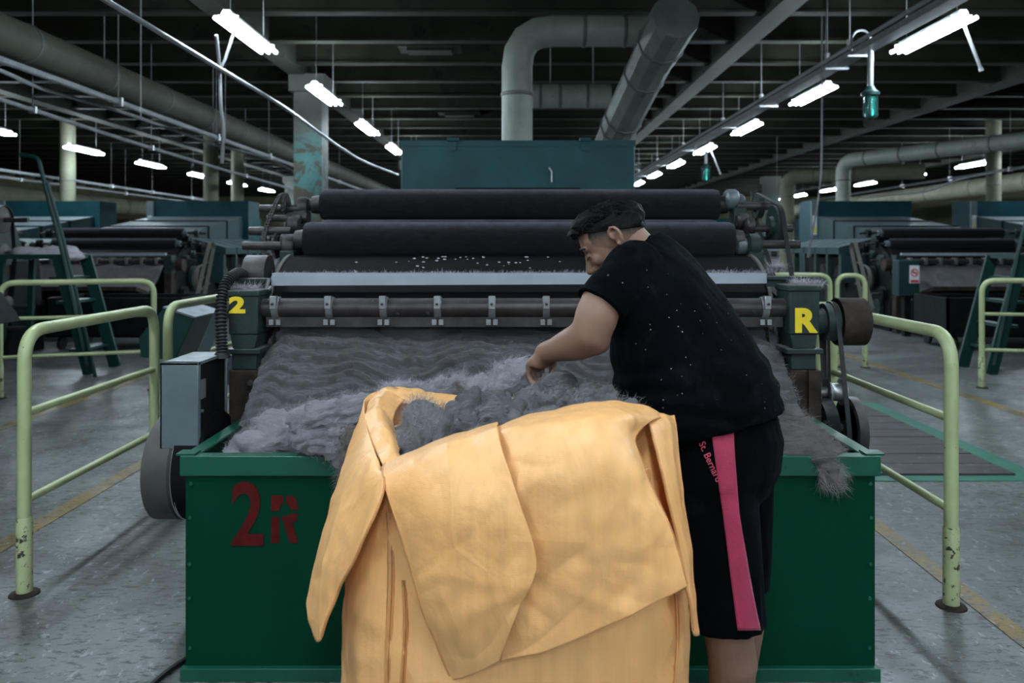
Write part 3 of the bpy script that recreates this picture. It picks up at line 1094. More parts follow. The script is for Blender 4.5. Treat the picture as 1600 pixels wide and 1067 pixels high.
# left bearing cluster
for (px, py, Y, r, ln) in ((473, 323, 4.15, 0.05, 0.03), (458, 352, 4.0, 0.042, 0.03), (451, 384, 3.88, 0.05, 0.032), (462, 340, 4.1, 0.028, 0.06)):
    c = P(px, py, Y)
    MB().lathe([(-ln, 0), (-ln, r * 0.7), (-ln * 0.6, r), (ln * 0.6, r), (ln, r * 0.8), (ln, 0)], c, 'X', 20).build('bearing', 'iron', cm)
for (px, py, Y) in ((472, 330, 4.15), (452, 392, 3.88)):
    c = P(px, py, Y)
    MB().box((c.x - 0.035, Y - 0.05, c.z - 0.16), (c.x + 0.035, Y + 0.05, c.z)).build('bearing_bracket', 'machine_green', cm, bevel=0.006)
for (xa, xb, py, Y, r, mt) in ((406, 470, 326, 4.12, 0.020, 'iron'), (418, 470, 341, 4.05, 0.018, 'iron'), (390, 455, 361, 3.95, 0.021, 'iron'), (380, 455, 384, 3.86, 0.021, 'pipe_brown')):
    MB().tube([P(xa, py, Y), P(xb, py, Y)], r, 14).build('shaft', mt, cm)
for (px, py, Y, r) in ((447, 322, 4.12, 0.06), (432, 384, 3.92, 0.055)):
    c = P(px, py, Y)
    m = MB().lathe([(-0.012, 0), (-0.012, r * .9), (0, r), (0.012, r * .9), (0.012, 0)], c, 'X', 24)
    for k in range(16):
        a = k * PI / 8
        q = c + Vector((0, math.cos(a), math.sin(a))) * r
        m.box(q - Vector((0.006, 0.008, 0.008)), q + Vector((0.006, 0.008, 0.008)))
    m.build('sprocket', 'iron', cm)
# roller chain: links along a closed loop
loop = catmull([P(443, 303, 4.12), P(436, 308, 4.07), P(426, 330, 4.0), P(414, 362, 3.92), P(411, 382, 3.88), P(413, 400, 3.84), P(421, 414, 3.8), P(432, 428, 3.75), P(431, 456, 3.62)], 60)
m = MB()
for i in range(len(loop) - 1):
    a, b = Vector(loop[i]), Vector(loop[i + 1])
    d = b - a
    for s in ((-0.008, 0.008) if i % 2 else (-0.005, 0.005)):
        o_ = Vector((s, 0, 0))
        m.beam(a + o_ - d * 0.1, b + o_ + d * 0.1, 0.003, 0.016, up=(0, -1, 0.3))
    m.tube([a - Vector((0.012, 0, 0)), a + Vector((0.012, 0, 0))], 0.006, 6)
m.build('drive_chain', 'iron', cm)
c = P(404, 428, 3.62)
MB().lathe([(-0.05, 0), (-0.05, 0.085), (0.05, 0.085), (0.05, 0)], c, 'X', 24).build('guide_drum', 'iron', cm)
# right bearing cluster, belt pulley
for (px, py, Y, r, ln, mt) in ((1142, 312, 4.15, 0.055, 0.035, 'galvanised'), (1153, 318, 4.15, 0.05, 0.03, 'machine_green'), (1172, 353, 4.0, 0.043, 0.025, 'pipe_brown'), (1157, 384, 3.88, 0.045, 0.03, 'galvanised'),
                               (1176, 384, 3.88, 0.06, 0.035, 'machine_green'), (1160, 345, 4.05, 0.04, 0.03, 'iron')):
    c = P(px, py, Y)
    MB().lathe([(-ln, 0), (-ln, r * 0.7), (-ln * 0.6, r), (ln * 0.6, r), (ln, r * 0.8), (ln, 0)], c, 'X', 20).build('bearing', mt, cm)
for (px, py, Y) in ((1153, 325, 4.15), (1178, 392, 3.88)):
    c = P(px, py, Y)
    MB().box((c.x - 0.035, Y - 0.05, c.z - 0.16), (c.x + 0.035, Y + 0.05, c.z)).build('bearing_bracket', 'machine_green', cm, bevel=0.006)
for (xa, xb, py, Y, r, mt) in ((1150, 1206, 322, 4.12, 0.021, 'iron'), (1172, 1238, 357, 3.98, 0.019, 'pipe_brown'), (1178, 1249, 382, 3.88, 0.021, 'pipe_brown')):
    MB().tube([P(xa, py, Y), P(xb, py, Y)], r, 14).build('shaft', mt, cm)
c1, c2 = P(1184, 322, 4.3), P(1210, 354, 3.98)
for c, r in ((c1, 0.065), (c2, 0.105)):
    MB().lathe([(-0.03, 0), (-0.03, r * .45), (-0.012, r * .5), (-0.012, r), (0.02, r), (0.02, r * .5), (0.035, r * .4), (0.035, 0)], c, 'X', 32).build('belt_pulley', 'machine_green', cm)


def belt(name, discs, wdt, mat, parent, thick=0.008, xs=None):
    """flat belt round a few discs in a YZ plane: convex hull of the circles"""
    pts = []
    for (y, z, r) in discs:
        for k in range(40):
            a = 2 * PI * k / 40
            pts.append((y + r * math.cos(a), z + r * math.sin(a)))
    pts = sorted(set(pts))

    def half(ps):
        h = []
        for p in ps:
            while len(h) > 1 and (h[-1][0] - h[-2][0]) * (p[1] - h[-2][1]) - (h[-1][1] - h[-2][1]) * (p[0] - h[-2][0]) <= 0:
                h.pop()
            h.append(p)
        return h
    hull = half(pts)[:-1] + half(pts[::-1])[:-1]
    cy = sum(p[0] for p in hull) / len(hull)
    cz = sum(p[1] for p in hull) / len(hull)
    n_ = len(hull)
    vs_, fs = [], []
    for (y, z) in hull:
        d = Vector((y - cy, z - cz)).normalized() * thick
        for x in (xs - wdt / 2, xs + wdt / 2):
            vs_ += [(x, y, z), (x, y + d.x, z + d.y)]
    for i in range(n_):
        j = (i + 1) % n_
        a, b = i * 4, j * 4
        fs += [(a, a + 2, b + 2, b), (a + 1, b + 1, b + 3, a + 3), (a, b, b + 1, a + 1), (a + 2, a + 3, b + 3, b + 2)]
    return MB().add(vs_, fs).build(name, mat, parent)


belt('drive_belt', [(4.3, c1.z, 0.066), (3.98, c2.z, 0.106), (3.7, 1.0, 0.05)], 0.022, 'rubber', cm, xs=c2.x + 0.01)
# doffer comb: pipe with clamps, comb blade, white bar
pz, py_ = 1.143, 3.27
MB().tube([(-1.06, py_, pz), (1.12, py_, pz)], 0.040, 20).build('comb_pipe', 'pipe_brown', cm)
for px in (433, 517, 601, 685, 769, 853, 937, 1021, 1105, 1193):
    x = (px - CX) * py_ / F
    cl = MB().lathe([(-0.014, 0.03), (-0.014, 0.046), (0.014, 0.046), (0.014, 0.03)], (x, py_, pz), 'X', 20)
    cl.box((x - 0.013, py_ - 0.062, pz + 0.0), (x + 0.013, py_ - 0.03, pz + 0.052))
    cl = cl.build('pipe_clamp', 'steel', cm, bevel=0.002)
    MB().tube([(x, py_ - 0.064, pz + 0.02), (x, py_ - 0.07, pz + 0.02)], 0.006, 8).build('bolt', 'iron', cl)
    for e in (-1, 1):
        MB().box((x + e * 0.014 - 0.009, py_ - 0.035, pz - 0.066), (x + e * 0.014 + 0.009, py_ - 0.02, pz - 0.044)).build('comb_nut', 'steel', cm)
MB().box((-1.02, py_ - 0.02, pz - 0.075), (1.08, py_ + 0.04, pz - 0.035)).build('comb_blade', 'iron', cm)
MB().box((-1.0, 3.40, 1.165), (1.06, 3.43, 1.2)).build('comb_back', 'black_pit', cm)
wb = MB()
a, b = P(425, 438.5, 3.36), P(1197, 435, 3.36)
wb.beam(a, b, 0.02, 0.041)
wb.box((a.x, 3.36, a.z + .012), (b.x, 3.41, b.z + .022))
wb.build('cross_bar', 'bar_white', cm)
for xa, xb, z in ((1197, 1262, 434), (362, 425, 437)):
    a, b = P(xa, z, 3.36), P(xb, z, 3.36)
    MB().beam(a, b, 0.05, 0.012).build('arm', 'machine_green', cm)
    MB().beam(a + Vector((0, 0, -0.02)), b + Vector((0, 0, -0.02)), 0.012, 0.035).build('arm_web', 'machine_green', cm)
for xa, ya, xb, yb in ((402, 468, 424, 448), (410, 475, 420, 436)):
    MB().tube([P(xa, ya, 3.33), P(xb, yb, 3.33)], 0.008, 8).build('stay', 'steel', cm)

# end blocks
for s, x0, x1, txt in ((-1, 357, 403, '2'), (1, 1233, 1281, 'R')):
    Yb = 3.20
    xa, xb = (x0 - CX) * Yb / F, (x1 - CX) * Yb / F
    zt, zb = 1.4 - (455 - CY) * Yb / F, 1.4 - (523 - CY) * Yb / F
    if s > 0:
        zt = 1.4 - (447 - CY) * Yb / F
    blk = MB().box((xa, Yb, zb), (xb, Yb + 0.16, zt))
    blk.box((xa - 0.006, Yb - 0.006, zt - 0.022), (xb + 0.006, Yb + 0.166, zt + 0.004))
    blk = blk.build('end_block', 'machine_green', cm, bevel=0.006)
    cxm = (xa + xb) / 2
    nk = MB().box((cxm - 0.045, Yb + 0.012, 0.985), (cxm + 0.045, Yb + 0.15, zb))
    nk.prism([(cxm - 0.045, 0.985), (cxm + 0.045, 0.985), (cxm + 0.055, zb), (cxm - 0.055, zb)], Yb + 0.006, Yb + 0.155, 'XZ')
    nk.build('neck', 'machine_green', cm, bevel=0.004)
    MB().box((xa - 0.012, Yb - 0.01, 0.965), (xb + 0.012, Yb + 0.17, 0.985)).build('flange', 'machine_green', cm, bevel=0.003)
    MB().box((cxm - 0.05, Yb + 0.01, 0.90), (cxm + 0.05, Yb + 0.15, 0.965)).build('lower_neck', 'machine_green', cm, bevel=0.004)
    ft = MB().box((cxm - 0.058, Yb + 0.0, 0), (cxm + 0.058, Yb + 0.17, 0.90))
    ft = ft.build('foot_post', 'rust', cm, bevel=0.004)
    for zz in (0.85, 0.74):
        MB().lathe([(0, 0.012), (-0.01, 0.012), (-0.01, 0)], (cxm + 0.03, Yb, zz), 'Y', 6).build('bolt', 'iron', ft)
    if txt == '2':
        lettering('sticker', '2', 'sticker_yellow', blk, (358 - CX) * Yb / F, (383.5 - CX) * Yb / F, 1.4 - (489.5 - CY) * Yb / F, 1.4 - (463 - CY) * Yb / F, Yb - 0.0005, 0.05, 'yellow number 2')
    else:
        lettering('sticker', 'R', 'sticker_yellow', blk, (1242 - CX) * Yb / F, (1278 - CX) * Yb / F, 1.4 - (520 - CY) * Yb / F, 1.4 - (481 - CY) * Yb / F, Yb - 0.0005, 0.05, 'yellow letter R')
    # sloping side cheek beside the fleece
    q = MB().prism([(3.16, 0.62), (3.19, 0.62), (3.40, 1.08), (3.36, 1.08)], xb + 0.02 if s < 0 else xa - 0.05, xb + 0.032 if s < 0 else xa - 0.038)
    q.build('cheek_plate', 'rust', cm)

# right hand drive: brake pulley, belts, grooved idler, spoked wheel
xw = 1.36
hub = MB().lathe([(-0.10, 0), (-0.10, 0.05), (-0.05, 0.055), (-0.05, 0.075), (0.0, 0.08), (0.0, 0)], (1.31, 3.3, 1.085), 'X', 24).build('drive_hub', 'machine_green', cm)
pu = MB().lathe([(-0.045, 0.0), (-0.045, 0.06), (-0.045, 0.088), (-0.06, 0.092), (-0.06, 0.098), (0.05, 0.098), (0.055, 0.09), (0.03, 0.085), (0.03, 0)], (1.375, 3.3, 1.085), 'X', 40).build('brake_pulley', 'rust', cm)
idl = MB().lathe([(-0.07, 0), (-0.07, 0.022), (-0.025, 0.022), (-0.025, 0.055), (-0.018, 0.055), (-0.008, 0.038), (0.0, 0.036), (0.012, 0.036), (0.024, 0.038), (0.034, 0.055), (0.042, 0.055), (0.042, 0)],
                 (1.29, 3.27, 0.80), 'X', 32).build('idler', 'steel', cm)
wc = Vector((1.345, 3.22, 0.66))
wh = MB().lathe([(-0.018, 0.105), (-0.018, 0.13), (0.018, 0.13), (0.018, 0.105), (-0.018, 0.105)], wc, 'X', 40)
wh.lathe([(-0.03, 0), (-0.03, 0.035), (0.03, 0.035), (0.03, 0)], wc, 'X', 20)
for k in range(5):
    a = k * 2 * PI / 5 + 0.3
    d = Vector((0, math.cos(a), math.sin(a)))
    wh.beam(wc + d * 0.02, wc + d * 0.115, 0.014, 0.045, up=d.cross(Vector((1, 0, 0))))
wh.build('spoked_wheel', 'iron', cm)
MB().lathe([(-0.025, 0), (-0.025, 0.12), (0.025, 0.12), (0.025, 0)], (1.24, 3.24, 0.66), 'X', 36).build('driven_wheel', 'machine_dark', cm)
belt('drive_belt', [(3.3, 1.085, 0.075), (3.24, 0.66, 0.12)], 0.018, 'rubber', cm, xs=1.295)
belt('drive_belt', [(3.3, 1.085, 0.045), (3.27, 0.80, 0.03)], 0.012, 'rubber', cm, xs=1.265)
MB().tube([(1.1, 3.24, 0.66), (1.38, 3.24, 0.66)], 0.018, 12).build('shaft', 'iron', cm)
MB().tube([(1.1, 3.27, 0.80), (1.33, 3.27, 0.80)], 0.014, 12).build('shaft', 'steel', cm)
MB().tube([(1.1, 3.3, 1.085), (1.44, 3.3, 1.085)], 0.02, 12).build('shaft', 'iron', cm)
MB().box((1.16, 3.18, 0.0), (1.21, 3.34, 0.9)).build('wheel_bracket', 'rust', cm)

# left motor guard with wheel and hose
mg = thing('motor_guard', (-1.23, 3.05, 0.0), 'grey sheet-metal motor guard with a large wheel, left of the bin', 'machine guard')
g = MB().box((-1.298, 2.905, 0.66), (-1.158, 2.93, 0.974))
g.box((-1.298, 2.905, 0.962), (-1.158, 3.20, 0.974))
g.box((-1.298, 2.905, 0.66), (-1.288, 3.20, 0.974))
g.box((-1.298, 3.19, 0.66), (-1.158, 3.20, 0.974))
g.build('sheet_housing', 'galvanised', mg, bevel=0.003)
MB().box((-1.286, 2.93, 0.64), (-1.166, 3.19, 0.96)).build('inner_block', 'black_pit', mg)
MB().box((-1.17, 2.932, 0.835), (-1.157, 2.975, 0.905)).build('hinge_plate', 'steel', mg)
MB().tube([(-1.163, 2.945, 0.79), (-1.155, 2.945, 0.79)], 0.006, 8).build('screw', 'steel', mg)
wc = Vector((-1.305, 3.07, 0.555))
wm = MB().lathe([(-0.055, 0), (-0.055, 0.165), (-0.05, 0.195), (0.042, 0.195), (0.05, 0.188), (0.05, 0.175), (0.035, 0.172), (0.035, 0)], wc, 'X', 56).build('wheel', 'wheel_grey', mg)
MB().lathe([(-0.04, 0), (-0.04, 0.20), (0.06, 0.20), (0.06, 0)], (-1.205, 3.07, 0.56), 'X', 56).build('belt_case', 'black_pit', mg)
MB().lathe([(0, 0.196), (0.012, 0.198), (0.012, 0.180), (0, 0.180)], (-1.25, 3.07, 0.555), 'X', 56).build('wheel_rim', 'steel', mg)
MB().box((-1.28, 3.12, 0.0), (-1.18, 3.24, 0.5)).build('stand', 'rust', mg)
hp = catmull([P(347, 556, 3.12), P(346, 530, 3.14), P(345, 500, 3.16), P(346, 470, 3.19), P(352, 446, 3.22), P(362, 432, 3.27), P(374, 426, 3.36), P(384, 432, 3.46)], 150)
rr_ = [0.0195 + 0.0035 * (1 if (i % 4) < 2 else -1) for i in range(150)]
MB().tube(hp, rr_, 16).build('corrugated_hose', 'rubber', mg, sharp=20)
MB().lathe([(0, 0.032), (0.012, 0.03), (0.022, 0.024), (0.022, 0)], P(347, 559, 3.12), 'Z', 16).build('hose_collar', 'rubber', mg)
# slanted dark-green console and pale belt behind
con = thing('slanted_console', (-2.45, 5.9, 0), 'dark green slanted console behind the second left guard rail', 'console')
cs = MB()
poly = [(-2.68, 0.60), (-2.44, 0.58), (-2.30, 0.88), (-2.52, 0.95), (-2.70, 0.74)]
cs.prism(poly, 5.7, 6.2, 'XZ')
cs.build('body', 'sign_pole', con, bevel=0.006)
MB().beam((-2.52, 5.95, 0.958), (-2.29, 5.95, 0.885), 0.52, 0.012).build('top_plate', 'galvanised', con)
MB().box((-2.58, 5.85, 0), (-2.46, 6.05, 0.63)).build('stand', 'sign_pole', con)
t = thing('flat_belt', P(318, 590, 4.6), 'pale flat belt slanting up behind the motor guard', 'belt')
MB().beam(P(296, 600, 4.5), P(352, 470, 4.3), 0.06, 0.008, up=(0.5, -1, 0)).build('strip', 'galvanised', t)
MB().tube([P(298, 596, 4.53), (P(298, 596, 4.53).x, 4.53, 0)], 0.03, 10).build('post', 'machine_dark', t)
t = thing('flat_belt', P(362, 600, 3.4), 'short pale belt end between the hose and the number 2 post', 'belt')
MB().beam(P(352, 600, 3.45), P(364, 555, 3.4), 0.03, 0.006, up=(0.5, -1, 0)).build('strip', 'bar_white', t)

conduit('extension_cord', [(-1.22, 2.30, .012), (-1.17, 2.45, .012), (-1.14, 2.6, .012), (-1.10, 2.75, .012), (-1.12, 3.0, .012)], .009, 'dark cord lying on the floor at the left end of the bin', mat='rubber', cat='cord', smooth=24)

# hood behind the rollers
hd = thing('feed_hood', (0.01, 7.5, 0), 'teal sheet-metal feed hood under the cream duct behind the rollers', 'hood')
MB().box((-1.043, 7.2, 0.0), (1.06, 7.95, 2.335)).build('box', 'teal', hd, bevel=0.01)
for px in (708, 914):
    x = (px - CX) * 7.2 / F
    m = MB().box((x - 0.03, 7.18, 2.25), (x + 0.03, 7.2, 2.345))
    m.box((x - 0.05, 7.15, 2.335), (x + 0.05, 7.22, 2.36))
    m.build('hinge', 'teal', hd)
MB().box((-0.55, 7.1, 1.86), (0.56, 7.2, 1.91)).build('shelf', 'machine_dark', hd)
MB().tube([P(858, 262, 7.19), P(862, 268, 7.18), P(862, 285, 7.18)], 0.008, 6).build('handle_wire', 'steel', hd)
MB().box((-1.05, 7.192, 2.29), (1.067, 7.2, 2.342)).build('top_lip', 'teal', hd)

# ================================================================== GREEN BIN
bx0, bx1, by0, by1, bz = -1.071, 1.156, 2.585, 3.15, 0.713
bn = thing('wool_bin', (0.04, 2.87, 0), 'long dark green sheet-metal bin stencilled 2R in front of the machine', 'bin')
MB().box((bx0, by0, 0.03), (bx1, by0 + 0.012, bz)).build('front_panel', 'bin_green', bn)
MB().box((bx0, by1 - 0.012, 0.03), (bx1, by1, bz - 0.02)).build('back_panel', 'bin_green', bn)
for x in (bx0, bx1 - 0.012):
    MB().box((x, by0 + 0.012, 0.03), (x + 0.012, by1 - 0.012, bz)).build('side_panel', 'bin_green', bn)
MB().box((bx0, by0, 0.02), (bx1, by1, 0.035)).build('bottom', 'bin_green', bn)
e = 0.014
MB().prism([(by0 - e, bz - 0.055), (by0, bz - 0.06), (by0, bz), (by0 + 0.035, bz), (by0 + 0.035, bz + 0.008), (by0 - e, bz + 0.008)], bx0 - e, bx1 + e).build('rim', 'bin_rim', bn, bevel=0.002)
for s, x in ((-1, bx0), (1, bx1)):
    MB().prism([(x + s * e, bz - 0.055), (x, bz - 0.06), (x, bz), (x - s * 0.035, bz), (x - s * 0.035, bz + 0.008), (x + s * e, bz + 0.008)], by0 - 0.002, by1, 'XZ').build('rim', 'bin_rim', bn, bevel=0.002)
    MB().box((x - 0.03, by0 - 0.004, bz + 0.008), (x + 0.03, by0 + 0.05, bz + 0.014)).build('corner_plate', 'bin_rim', bn)
MB().box((bx0 - 0.01, by0 - 0.022, 0.0), (bx1 + 0.01, by0 + 0.004, 0.042)).build('base_flange', 'bin_rim', bn, bevel=0.002)
for x in (bx0 + 0.016, bx1 - 0.016):
    for z in (0.10, 0.26, 0.37, 0.52, 0.63):
        MB().lathe([(0, 0.006), (-0.005, 0.006), (-0.006, 0)], (x + random.uniform(-.003, .003), by0, z), 'Y', 8).build('rivet', 'bin_rim', bn)
q = by0 / F
lettering('stencil', '2', 'stencil_red', bn, (362 - CX) * q, (412 - CX) * q, 1.4 - (852 - CY) * q, 1.4 - (752 - CY) * q, by0 - 0.0003, 0.02, 'dark red stencilled number 2')
# stencil R in two halves with bridges
sx0, sx1, sz0, sz1 = (424 - CX) * q, (466 - CX) * q, 1.4 - (848 - CY) * q, 1.4 - (774 - CY) * q
W_, H_ = sx1 - sx0, sz1 - sz0
R_parts = [[(0, 0), (.30, 0), (.30, .55), (0, .55)], [(0, .68), (.30, .68), (.34, .80), (.45, .83), (.45, 1), (0, 1)],
           [(.55, 1), (.55, .83), (.68, .78), (.72, .70), (1, .70), (.98, .85), (.88, .96), (.75, 1)],
           [(.40, .52), (.40, .56), (.62, .57), (.70, .62), (1.0, .62), (.95, .48), (.80, .42), (1, 0), (.70, 0)]]
for poly in R_parts:
    MB().prism([(sx0 + u * W_, sz0 + v * H_) for u, v in poly], by0 - 0.0018, by0 - 0.0002, 'XZ').build('stencil', 'stencil_red', bn)

# ================================================================== WOOL
def fibres(name, pts, nrm, flow, n, length, wdt, mat, parent, lift=0.006, curl=0.6, seg=5, seed=1):
    """thin ribbons lying along a surface: a fuzz of real fibres, one stuff mesh"""
    rg = np.random.default_rng(seed)
    idx = rg.integers(0, len(pts), n)
    p = pts[idx] + rg.normal(0, 0.003, (n, 3))
    nn = nrm[idx]
    d = flow[idx] + rg.normal(0, curl, (n, 3))
    d -= nn * (d * nn).sum(1, keepdims=True) * 0.8
    d += nn * rg.uniform(-0.1, 0.45, (n, 1))
    d /= np.linalg.norm(d, axis=1, keepdims=True) + 1e-9
    L = length * rg.uniform(0.4, 1.4, (n, 1)) / seg
    bend = rg.normal(0, 0.28, (n, 3))
    side = np.cross(d, nn)
    side /= np.linalg.norm(side, axis=1, keepdims=True) + 1e-9
    P_ = []
    q = p + nn * lift * rg.uniform(-0.3, 1, (n, 1))
    for k in range(seg + 1):
        wk = wdt * (1 - 0.75 * abs(2 * k / seg - 1))
        P_.append(np.stack([q - side * wk / 2, q + side * wk / 2], 1))
        d = d + bend * 0.5 + rg.normal(0, 0.12, (n, 3))
        d /= np.linalg.norm(d, axis=1, keepdims=True) + 1e-9
        q = q + d * L
    V = np.stack(P_, 1).reshape(n, -1, 3)           # n x (seg+1)*2 x 3
    m_ = (seg + 1) * 2
    base = (np.arange(n) * m_)[:, None, None]
    ks = np.arange(seg) * 2
    quad = np.stack([ks, ks + 1, ks + 3, ks + 2], 1)[None]
    Fq = (base + quad).reshape(-1, 4)
    me = bpy.data.meshes.new(name)
    vv = V.reshape(-1, 3) - np.array(ORIGIN[parent])
    me.vertices.add(len(vv))
    me.vertices.foreach_set('co', vv.ravel())
    me.loops.add(len(Fq) * 4)
    me.loops.foreach_set('vertex_index', Fq.ravel().astype(np.int32))
    me.polygons.add(len(Fq))
    me.polygons.foreach_set('loop_start', (np.arange(len(Fq)) * 4).astype(np.int32))
    me.update(calc_edges=True)
    me.materials.append(MATS[mat])
    me.shade_smooth()
    o = bpy.data.objects.new(name, me)
    COL.objects.link(o)
    o.parent = parent
    ORIGIN[o] = ORIGIN[parent]
    return tag(o, kind='stuff')


def fold_profile(t):
    """soft overlapping lip: swells slowly, tucks in quickly"""
    t = t - np.floor(t)
    return np.where(t < 0.78, np.sin(t / 0.78 * PI / 2) ** 1.3, np.cos((t - 0.78) / 0.22 * PI / 2) ** 0.8)


# the carded web falling from the comb into the bin
nu, nv = 560, 340
fx0, fx1 = -1.035, 1.09
path = catmull([(0, 3.44, 1.10), (0, 3.41, 1.05), (0, 3.33, 0.985), (0, 3.22, 0.90), (0, 3.12, 0.81), (0, 3.01, 0.735), (0, 2.88, 0.685), (0, 2.75, 0.665), (0, 2.64, 0.64)], nv)
U, Vv = np.meshgrid(np.linspace(0, 1, nu), np.linspace(0, 1, nv))
G = np.zeros((nv, nu, 3))
G[..., 0] = fx0 + (fx1 - fx0) * U - 0.03 * Vv * (U < 0.5)
G[..., 1] = path[:, 1][:, None]
G[..., 2] = path[:, 2][:, None]
nr = grid_normals(G)
nr[nr[..., 1] > 0] *= -1
fl = np.stack([G[..., 0].ravel() * 2.2, Vv.ravel() * 3, np.zeros(G[..., 0].size)], 1)
warp = fbm(fl, 4, 3).reshape(nv, nu)
w2 = fbm(fl * np.array([3.2, 1.6, 1]) + 9, 3, 8).reshape(nv, nu)
w3 = fbm(fl * np.array([1.0, 1.0, 1]) + 30, 2, 12).reshape(nv, nu)


def layers(N, fx, s, seed):
    """phase field of N stacked layers whose thickness wanders along x, and the local thickness"""
    xs = np.linspace(fx0, fx1, nu)
    g = np.array([np.exp(s * 1.6 * fbm(np.stack([xs * fx, np.full(nu, i * 5.7), np.full(nu, 0.5)], 1), 3, seed + i)) for i in range(N)])
    g *= (1.25 - 0.5 * np.arange(N) / N)[:, None]
    bnd = np.vstack([np.zeros(nu), np.cumsum(g, 0)])
    bnd /= bnd[-1]
    ph_ = np.zeros((nv, nu))
    th_ = np.zeros((nv, nu))
    vv_ = np.linspace(0, 1, nv)
    for k in range(nu):
        ph_[:, k] = np.interp(vv_, bnd[:, k], np.arange(N + 1))
        th_[:, k] = np.interp(vv_, (bnd[1:, k] + bnd[:-1, k]) / 2, np.diff(bnd[:, k]))
    return ph_, th_


arch = 0.10 * w3                                     # broad humps lift and lower the stacks
ph1, th1 = layers(19, 2.6, 1.0, 100)
ph2, th2 = layers(46, 6.0, 1.0, 300)
fadein = np.clip(Vv * 6, 0.2, 1)
h1 = fold_profile(ph1 + 0.9 * warp) * np.clip(th1 * 0.62, 0.006, 0.06) * fadein
h2 = fold_profile(ph2 + 1.6 * warp + 0.4 * w2) * np.clip(th2 * 0.55, 0.002, 0.02) * fadein
h3 = fbm(np.stack([G[..., 0].ravel() * 26, G[..., 2].ravel() * 60, G[..., 1].ravel() * 40], 1), 3, 4).reshape(nv, nu) * 0.006
big = (fbm(fl * 0.9 + 50, 2, 21).reshape(nv, nu)) * 0.04 * np.clip(Vv * 3, 0, 1)
edge = 1 - np.clip(np.minimum(U, 1 - U) / 0.04, 0, 1)
H = h1 + h2 + h3 + big
H = H * (1 - edge * 0.6)
G = G + nr * H[..., None]
# the ends of the heap dip, the left side piles up a little
G[..., 2] -= edge * 0.03
G[..., 1] = np.maximum(G[..., 1], 2.61)
fleece = MB().grid(G).build('wool_web', 'wool', sharp=180, label='grey carded wool web falling in soft folds from the comb into the bin', cat='wool')
n3 = grid_normals(G).reshape(-1, 3)
n3[n3[:, 1] > 0] *= -1
flow = np.tile(np.array([1.0, 0.0, 0.0]), (nu * nv, 1))
fibres('fibres', G.reshape(-1, 3), n3, flow, 42000, 0.03, 0.0008, 'fibre', fleece, lift=0.005, curl=0.5, seed=3)


def wool_heap(name, label, blobs, mat, fmat, voxel=0.009, amp=0.03, nf=5000, flow=(1, 0, 0), seed=1, fold=(0, 0, 0), flen=0.028, freq=9, curl=0.8):
    m = MB()
    for c, ax in blobs:
        a = [Vector(x) for x in ax] if not isinstance(ax[0], (int, float)) else [Vector((ax[0], 0, 0)), Vector((0, ax[1], 0)), Vector((0, 0, ax[2]))]
        ellipsoid(m, c, a, 16, 10)
    v, nn, f = remesh(m, voxel, 5)
    q = v * freq
    wq = np.stack([fbm(q * 0.6 + 3, 2, seed + 1), fbm(q * 0.6 + 31, 2, seed + 2), fbm(q * 0.6 + 57, 2, seed + 3)], 1)
    r = fbm(q + wq * 1.2, 4, seed, 0.55)
    billow = np.abs(fbm(q * 0.9 + wq * 0.9 + 11, 4, seed + 7, 0.55)) * 2.6 - 0.5
    fine_ = np.abs(fbm(q * np.array([1.6, 2.6, 3.4]) + wq * 1.6 + 71, 3, seed + 17, 0.6)) * 2.2 - 0.4
    d = amp * (0.3 * r + 0.95 * billow + 0.5 * fine_)
    if any(fold):
        ph_ = v @ np.array(fold) + r * 1.1
        d = d * 0.6 + (fold_profile(ph_) - 0.5) * amp * 0.7
    v = v + nn * d[:, None]
    o = MB().add(v.tolist(), f).build(name, mat, sharp=180, label=label, cat='wool', group='grey wool lumps', recalc=False)
    me = o.data
    nn2 = np.empty(len(me.vertices) * 3)
    me.vertices.foreach_get('normal', nn2)
    fibres('fibres', v, nn2.reshape(-1, 3), np.tile(np.array(flow, float), (len(v), 1)), int(nf * 1.4), flen, 0.0006, fmat, o, lift=0.006, curl=curl, seed=seed + 40)
    return o


def B(px, py, Y, rx, ry, rz):
    p = P(px, py, Y)
    return (p, (rx, ry, rz))


